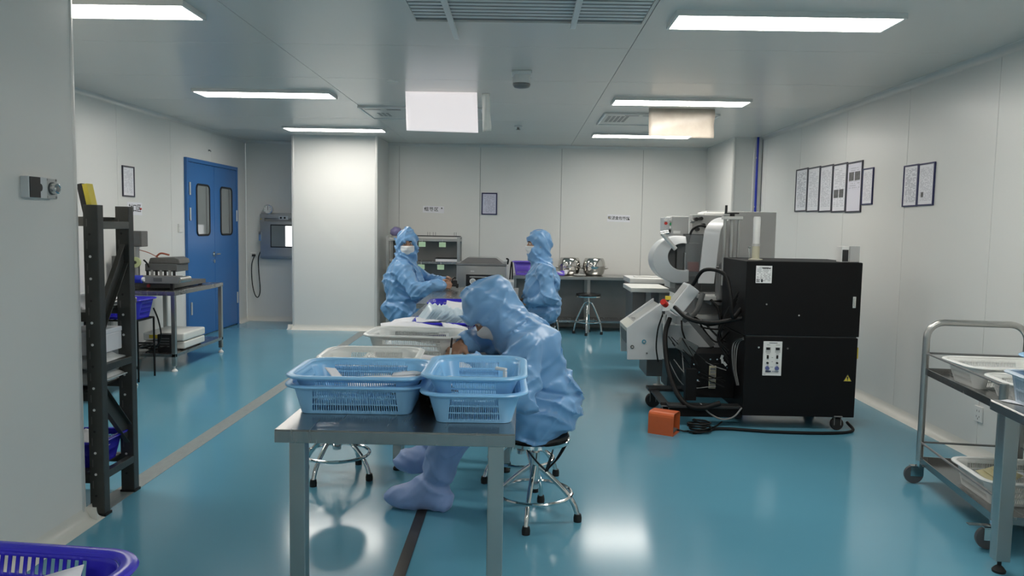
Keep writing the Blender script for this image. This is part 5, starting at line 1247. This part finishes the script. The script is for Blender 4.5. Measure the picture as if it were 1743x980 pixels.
def V3(*a): return Vector(a)
def hand_cones(W, f, n, side, curl=0.5, spread=1.0):
    """cones of a hand: wrist W, finger direction f, palm normal n, thumb on t"""
    f = f.normalized(); n = (n-f*n.dot(f)).normalized(); t = f.cross(n)*side
    out = []
    offs = (0.028,0.010,-0.009,-0.027); lens = (0.072,0.080,0.074,0.058)
    for i,(o,L) in enumerate(zip(offs,lens)):
        K = W+f*(0.088-0.006*abs(i-1))+t*o
        out.append((W+f*0.012+t*o*0.6, K, 0.0145, 0.0115))
        p = K; ang = 0.0; rad = 0.0098 if i < 3 else 0.0085
        for frac, c in ((0.46,0.75),(0.30,1.0),(0.24,0.7)):
            ang += curl*c; dv = (f*math.cos(ang)+n*math.sin(ang)+t*0.05*o/0.028*spread).normalized()
            q = p+dv*L*frac; out.append((p,q,rad,rad*0.93)); p = q; rad *= 0.93
    b = W+f*0.028+t*0.026; q = b+(f*0.45+t*0.65+n*0.45).normalized()*0.045; out.append((W+f*0.01+t*0.012,b,0.017,0.015)); out.append((b,q,0.0145,0.0115))
    q2 = q+(f*0.85+t*0.0+n*0.45).normalized()*0.034; out.append((q,q2,0.0112,0.010)); q3 = q2+(f*0.95-t*0.15+n*0.35).normalized()*0.026; out.append((q2,q3,0.010,0.0085))
    return out

def person(label, J, seed=0.0, suit_res=0.009, body_res=0.0058, boots=True, cat='person', pants_dark=False):
    c = J['head']; fw = J['fwd'].normalized(); up = (J['up']-fw*J['up'].dot(fw)).normalized(); sd = fw.cross(up)
    pel, che, nk = J['pelvis'], J['chest'], J['neck']
    allp = [v for k,v in J.items() if isinstance(v,Vector) and k not in ('fwd','up','f_l','f_r','n_l','n_r')]
    lo = [min(p[i] for p in allp)-0.26 for i in range(3)]; hi = [max(p[i] for p in allp)+0.26 for i in range(3)]
    lo[2] = max(lo[2],-0.02)
    base = (pel.x,pel.y,0.0); t = thing('person',label,cat,base,0,world=True)
    off = Matrix.Translation(-Vector(base)); A = (sd,fw,up)
    lat = (J['sh_l']-J['sh_r']).normalized()
    # ---- body (skin), one continuous mesh
    B = Field(lo,hi,body_res)
    B.ell(c,A,(0.074,0.093,0.112),0.0); B.ell(c+fw*0.022-up*0.062,A,(0.056,0.066,0.058),0.03)
    B.ell(c+fw*0.078+up*0.034,A,(0.052,0.016,0.012),0.02); B.cone(c+fw*0.090+up*0.012,c+fw*0.112-up*0.028,0.008,0.013,0.014)
    B.ell(c+fw*0.084-up*0.066,A,(0.026,0.012,0.012),0.012); B.ell(c+fw*0.070-up*0.100,A,(0.024,0.022,0.018),0.02)
    for s_ in (-1,1):
        B.ell(c+fw*0.097+up*0.010+sd*0.031*s_,A,(0.017,0.012,0.011),0.010,cut=True); B.ell(c+sd*0.076*s_-fw*0.004-up*0.008,A,(0.010,0.020,0.032),0.008)
        B.ell(c+fw*0.055-up*0.028+sd*0.042*s_,A,(0.024,0.020,0.022),0.02)
    B.cone(c-up*0.06-fw*0.012,nk,0.052,0.058,0.03); B.cone(nk,che,0.07,0.11,0.05); B.cone(che,pel,0.11,0.11,0.05)
    for s_ in 'lr':
        sh,el,wr,hp,kn,an = J['sh_'+s_],J['el_'+s_],J['wr_'+s_],J['hip_'+s_],J['kn_'+s_],J['an_'+s_]
        B.cone(che+(sh-che)*0.4,sh,0.07,0.052,0.04); B.cone(sh,el,0.048,0.038,0.03); B.cone(el,wr,0.037,0.026,0.02)
        B.cone(pel+(hp-pel)*0.5,hp,0.09,0.08,0.04); B.cone(hp,kn,0.075,0.052,0.04); B.cone(kn,an,0.05,0.034,0.03); B.cone(an,an+(J['toe_'+s_]-an)*0.7,0.03,0.025,0.02)
        for (a,b,ra,rb) in hand_cones(wr,J['f_'+s_],J['n_'+s_],1 if s_ == 'r' else -1,J.get('curl_'+s_,0.5)): B.cone(a,b,ra,rb,0.007)
    me = B.mesh('body'); me.transform(off); bo = obj('body', me, m_skin, t); del B
    for s_ in (-1,1):
        e = MB(); q = c+fw*0.079+up*0.010+sd*0.031*s_
        bm = bmesh.new(); bmesh.ops.create_uvsphere(bm,u_segments=14,v_segments=10,radius=0.0125); em = bpy.data.meshes.new('eye'); bm.to_mesh(em); bm.free(); em.transform(off@Matrix.Translation(q))
        eo = obj('eye', em, m_eye, bo, smooth='all')
        e.cone(q+fw*0.0105,q+fw*0.0132,0.0062,0.005,n=14); ei = e.mesh('iris'); ei.transform(off); obj('iris', ei, m_hair, bo)
        br = MB(); br.tube(bez([c+fw*0.096+up*0.030+sd*0.014*s_, c+fw*0.095+up*0.036+sd*0.032*s_, c+fw*0.080+up*0.030+sd*0.052*s_],8),0.0042,6); bm_ = br.mesh('brow'); bm_.transform(off); obj('eyebrow', bm_, m_hair, bo, smooth=True)
    # ---- coverall with hood
    S = Field(lo,hi,suit_res)
    fwd_b = lat.cross(Vector((0,0,1))).normalized()
    hc = c-fw*0.018+up*0.016
    S.ell(hc,A,(0.102,0.126,0.138),0.03); S.ell(hc-up*0.07+fw*0.005,A,(0.096,0.112,0.09),0.04)
    S.cone(c-up*0.085-fw*0.015,nk,0.088,0.100,0.05)
    S.ell(c+fw*0.128-up*0.030,A,(0.125,0.085,0.076),0.012,cut=True)
    for s_ in (-1,1):
        S.cone(pel+lat*0.055*s_,che+lat*0.075*s_,0.128,0.125,0.05)
    S.ell(pel+Vector((0,0,-0.01)),(lat,fwd_b,Vector((0,0,1))),(0.185,0.165,0.125),0.06)
    for q in J.get('extra',()): S.ell(q[0],(lat,fwd_b,Vector((0,0,1))),q[1],0.06)
    S.cone(che,nk,0.13,0.085,0.06)
    for s_ in 'lr':
        sh,el,wr,hp,kn,an = J['sh_'+s_],J['el_'+s_],J['wr_'+s_],J['hip_'+s_],J['kn_'+s_],J['an_'+s_]
        S.cone(che+(sh-che)*0.35+Vector((0,0,0.02)),sh,0.105,0.080,0.06); S.cone(sh,el,0.078,0.066,0.03); S.cone(el,wr-(wr-el).normalized()*0.01,0.068,0.047,0.03)
        cu = wr-(wr-el).normalized()*0.03; S.cone(cu,wr,0.046,0.038,0.012)
        S.cone(pel+(hp-pel)*0.5,hp,0.12,0.112,0.05); S.cone(hp,kn,0.108,0.086,0.04); S.cone(kn,an,0.084,0.040,0.03)
    S.folds(J.get('amp',0.010),seed)
    for g in J.get('grooves',()): S.groove(*g)
    for s_ in 'lr':                                        # sleeve ends stay open around the wrists
        wr,el = J['wr_'+s_],J['el_'+s_]; dv = (wr-el).normalized()
        S.ell(wr+dv*0.03,(sd,fw,up),(0.032,0.032,0.032),0.006,cut=True)
    me = S.mesh('coverall'); me.transform(off); so = obj('coverall', me, m_suit, t); del S
    # hood seam and ear patch
    for s_ in (-1,1):
        bm = bmesh.new(); bmesh.ops.create_uvsphere(bm,u_segments=14,v_segments=8,radius=1.0); pm = bpy.data.meshes.new('patch'); bm.to_mesh(pm); bm.free()
        Mt = Matrix((sd*0.008,fw*0.016,up*0.020)).transposed().to_4x4(); Mt.translation = hc+sd*0.098*s_-up*0.03-fw*0.005; pm.transform(off@Mt); obj('ear_patch', pm, mat('ear_patch_mesh',(0.33,0.36,0.46),0.5), so, smooth='all')
    sm = MB(); P = []
    for k in range(15):
        a = PI*0.30+ (PI*0.80)*k/14; P.append(hc+fw*(0.129*math.cos(a))+up*(0.141*math.sin(a)))
    sm.tube(P,0.004,6); s2 = sm.mesh('seam'); s2.transform(off); obj('hood_seam', s2, m_suit, so, smooth=True)
    # ---- mask
    mk = MB(); nu, nv = 22, 16; VV = []
    for j in range(nv+1):
        v = j/nv; h = -0.010-0.102*v
        for i in range(nu+1):
            ph = math.radians(-72+144*i/nu)
            rf = 0.108+0.020*math.exp(-(v-0.22)**2/0.06)*math.exp(-ph*ph/0.12)-0.018*max(0,v-0.55)/0.45*1.2 + 0.0022*math.sin(v*3*2*PI)
            rs = 0.088-0.014*v
            VV.append(c+sd*rs*math.sin(ph)+fw*rf*math.cos(ph)*1.0+up*h)
    mk.add(VV,[(j*(nu+1)+i,j*(nu+1)+i+1,(j+1)*(nu+1)+i+1,(j+1)*(nu+1)+i) for j in range(nv) for i in range(nu)])
    m2 = mk.mesh('mask',False); m2.transform(off); obj('face_mask', m2, m_mask, t, solid=0.003, smooth='all', fix=False)
    # ---- shoe covers
    for s_ in 'lr':
        kn,an,toe = J['kn_'+s_],J['an_'+s_],J['toe_'+s_]; dv = (toe-an); dv.z = 0; dv.normalize()
        lo2 = [min(an[i],toe[i],kn[i])-0.14 for i in range(3)]; hi2 = [max(an[i],toe[i],kn[i])+0.14 for i in range(3)]
        Fb = Field(lo2,hi2,0.010); up2 = Vector((0,0,1))
        heel = an-dv*0.045; heel.z = toe.z+0.004
        Fb.cone(an+(kn-an)*0.66,an,0.098,0.066,0.03); Fb.cone(heel,toe,0.052,0.046,0.03,(up2,0.9)); Fb.cone(an,heel,0.058,0.05,0.04); Fb.cone(an,an+(toe-an)*0.65,0.058,0.048,0.05)
        Fb.folds(0.009,seed+3.1); Fb.groove(an+(kn-an)*0.12,(kn-an),0.12,0.010,0.012)
        mb_ = Fb.mesh('boot'); mb_.transform(off); obj('shoe_cover', mb_, m_boot, t)
    return t
m_boot = mat('shoe_cover_fabric', (0.27,0.38,0.66), 0.45, var=0.10, scale=8, bump=0.35, bscale=25, sheen=0.1); cloth_bump(m_boot, 7.0, 0.5)

# front worker bent over the near table, writing
P1 = dict(head=V3(-0.135,3.63,1.015), fwd=V3(-0.64,-0.05,-0.77), up=V3(-0.72,-0.02,0.62), pelvis=V3(0.115,3.68,0.555), chest=V3(0.055,3.66,0.82), neck=V3(-0.03,3.65,0.93),
    sh_l=V3(0.02,3.46,0.855), sh_r=V3(0.01,3.85,0.865), el_l=V3(0.015,3.37,0.66), wr_l=V3(-0.20,3.36,0.835), el_r=V3(-0.06,3.90,0.865), wr_r=V3(-0.272,3.655,0.856),
    f_l=V3(-0.95,0.25,-0.05), n_l=V3(0,0,-1), f_r=V3(-0.42,-0.75,-0.30), n_r=V3(-0.3,-0.2,-1), curl_l=0.35, curl_r=1.0,
    hip_l=V3(0.07,3.58,0.545), hip_r=V3(0.07,3.79,0.545), kn_l=V3(-0.27,3.66,0.55), kn_r=V3(-0.29,3.92,0.55), an_l=V3(-0.425,3.765,0.115), toe_l=V3(-0.605,3.785,0.050),
    an_r=V3(-0.455,4.02,0.200), toe_r=V3(-0.615,4.04,0.155), extra=((V3(0.145,3.68,0.60),(0.19,0.165,0.11)),), grooves=((V3(0.12,3.68,0.665),V3(0.25,0,1),0.34,0.018,0.014),), amp=0.017)
person('worker in blue hooded coverall and white mask bent over the near table writing', P1, 0.0)
# worker at the left of the far table, looking at the camera
P2 = dict(head=V3(-1.135,7.66,1.225), fwd=V3(0.22,-0.97,-0.06), up=V3(0.0,0,1), pelvis=V3(-1.165,7.74,0.545), chest=V3(-1.185,7.74,0.90), neck=V3(-1.155,7.72,1.07),
    sh_r=V3(-1.16,7.54,0.985), sh_l=V3(-1.18,7.93,0.985), el_r=V3(-1.015,7.42,0.79), wr_r=V3(-0.785,7.50,0.828), el_l=V3(-0.98,7.93,0.86), wr_l=V3(-0.76,7.74,0.850),
    f_r=V3(0.93,0.30,0.08), n_r=V3(-0.25,0.9,-0.3), f_l=V3(0.85,-0.45,0.02), n_l=V3(-0.3,-0.9,-0.2), curl_r=0.75, curl_l=0.65,
    hip_r=V3(-1.13,7.64,0.53), hip_l=V3(-1.13,7.84,0.53), kn_r=V3(-0.76,7.62,0.53), kn_l=V3(-0.76,7.88,0.53), an_r=V3(-0.74,7.62,0.10), an_l=V3(-0.74,7.88,0.10), toe_r=V3(-0.56,7.60,0.05), toe_l=V3(-0.56,7.90,0.05),
    extra=((V3(-1.17,7.72,0.60),(0.20,0.21,0.14)),(V3(-1.17,7.73,0.82),(0.20,0.20,0.20))), grooves=((V3(-1.17,7.74,0.66),V3(0,0,1),0.34,0.016,0.016),), amp=0.016)
person('masked worker in blue coverall at the left of the far table, looking at the camera', P2, 5.3, 0.010, 0.0062)
# worker at the right of the far table, in profile
P3 = dict(head=V3(0.165,7.88,1.235), fwd=V3(-1.0,-0.10,-0.02), up=V3(-0.03,0,1), pelvis=V3(0.205,7.90,0.545), chest=V3(0.225,7.90,0.89), neck=V3(0.205,7.90,1.06),
    sh_l=V3(0.235,7.69,0.975), sh_r=V3(0.235,8.10,0.975), el_l=V3(0.285,7.60,0.72), wr_l=V3(0.055,7.70,0.655), el_r=V3(0.27,8.17,0.72), wr_r=V3(0.04,8.02,0.66),
    f_l=V3(-0.9,0.4,-0.1), n_l=V3(0,0.3,-1), f_r=V3(-0.9,-0.4,-0.1), n_r=V3(0,-0.3,-1), curl_l=0.5, curl_r=0.5,
    hip_l=V3(0.16,7.80,0.53), hip_r=V3(0.16,8.00,0.53), kn_l=V3(-0.22,7.78,0.53), kn_r=V3(-0.22,8.04,0.53), an_l=V3(-0.20,7.78,0.10), an_r=V3(-0.20,8.04,0.10), toe_l=V3(-0.39,7.78,0.05), toe_r=V3(-0.39,8.04,0.05),
    extra=((V3(0.225,7.90,0.62),(0.20,0.19,0.14)),(V3(0.215,7.90,0.80),(0.19,0.175,0.22))), grooves=((V3(0.2,7.9,0.63),V3(0.1,0,1),0.34,0.014,0.016),), amp=0.015)
person('masked worker in blue coverall at the right of the far table, seen in profile', P3, 11.7, 0.010, 0.0062)

# what they hold
t = thing('pen','dark pen in the hand of the front worker','pen',(-0.322,3.535,0.786)); Mx = Matrix.Rotation(0.12,4,'Y')
p = MB(); p.cone((0,0,0.0),(0.006,0,0.07),0.0045,n=10); obj('barrel', p, m_wplast, t, smooth=True); p = MB(); p.cone((0.006,0,0.07),(0.010,0,0.115),0.005,0.004,n=10); obj('cap', p, m_blackp, t, smooth=True)
t = thing('small_clamp','small black clamp held by the worker looking at the camera','clamp',(-0.655,7.58,0.850),0.2)
obj('grip', MB().box(-0.03,0.03,-0.02,0.02,-0.03,0.03), m_blackp, t, bevel=0.008); p = MB(); p.tube(bez([(-0.02,0,0.03),(0,0,0.055),(0.02,0,0.05)],8),0.008,8); obj('jaw', p, m_blackp, t, smooth=True); obj('lever', MB().box(0.02,0.045,-0.008,0.008,-0.045,-0.005), m_blackp, t, bevel=0.004)
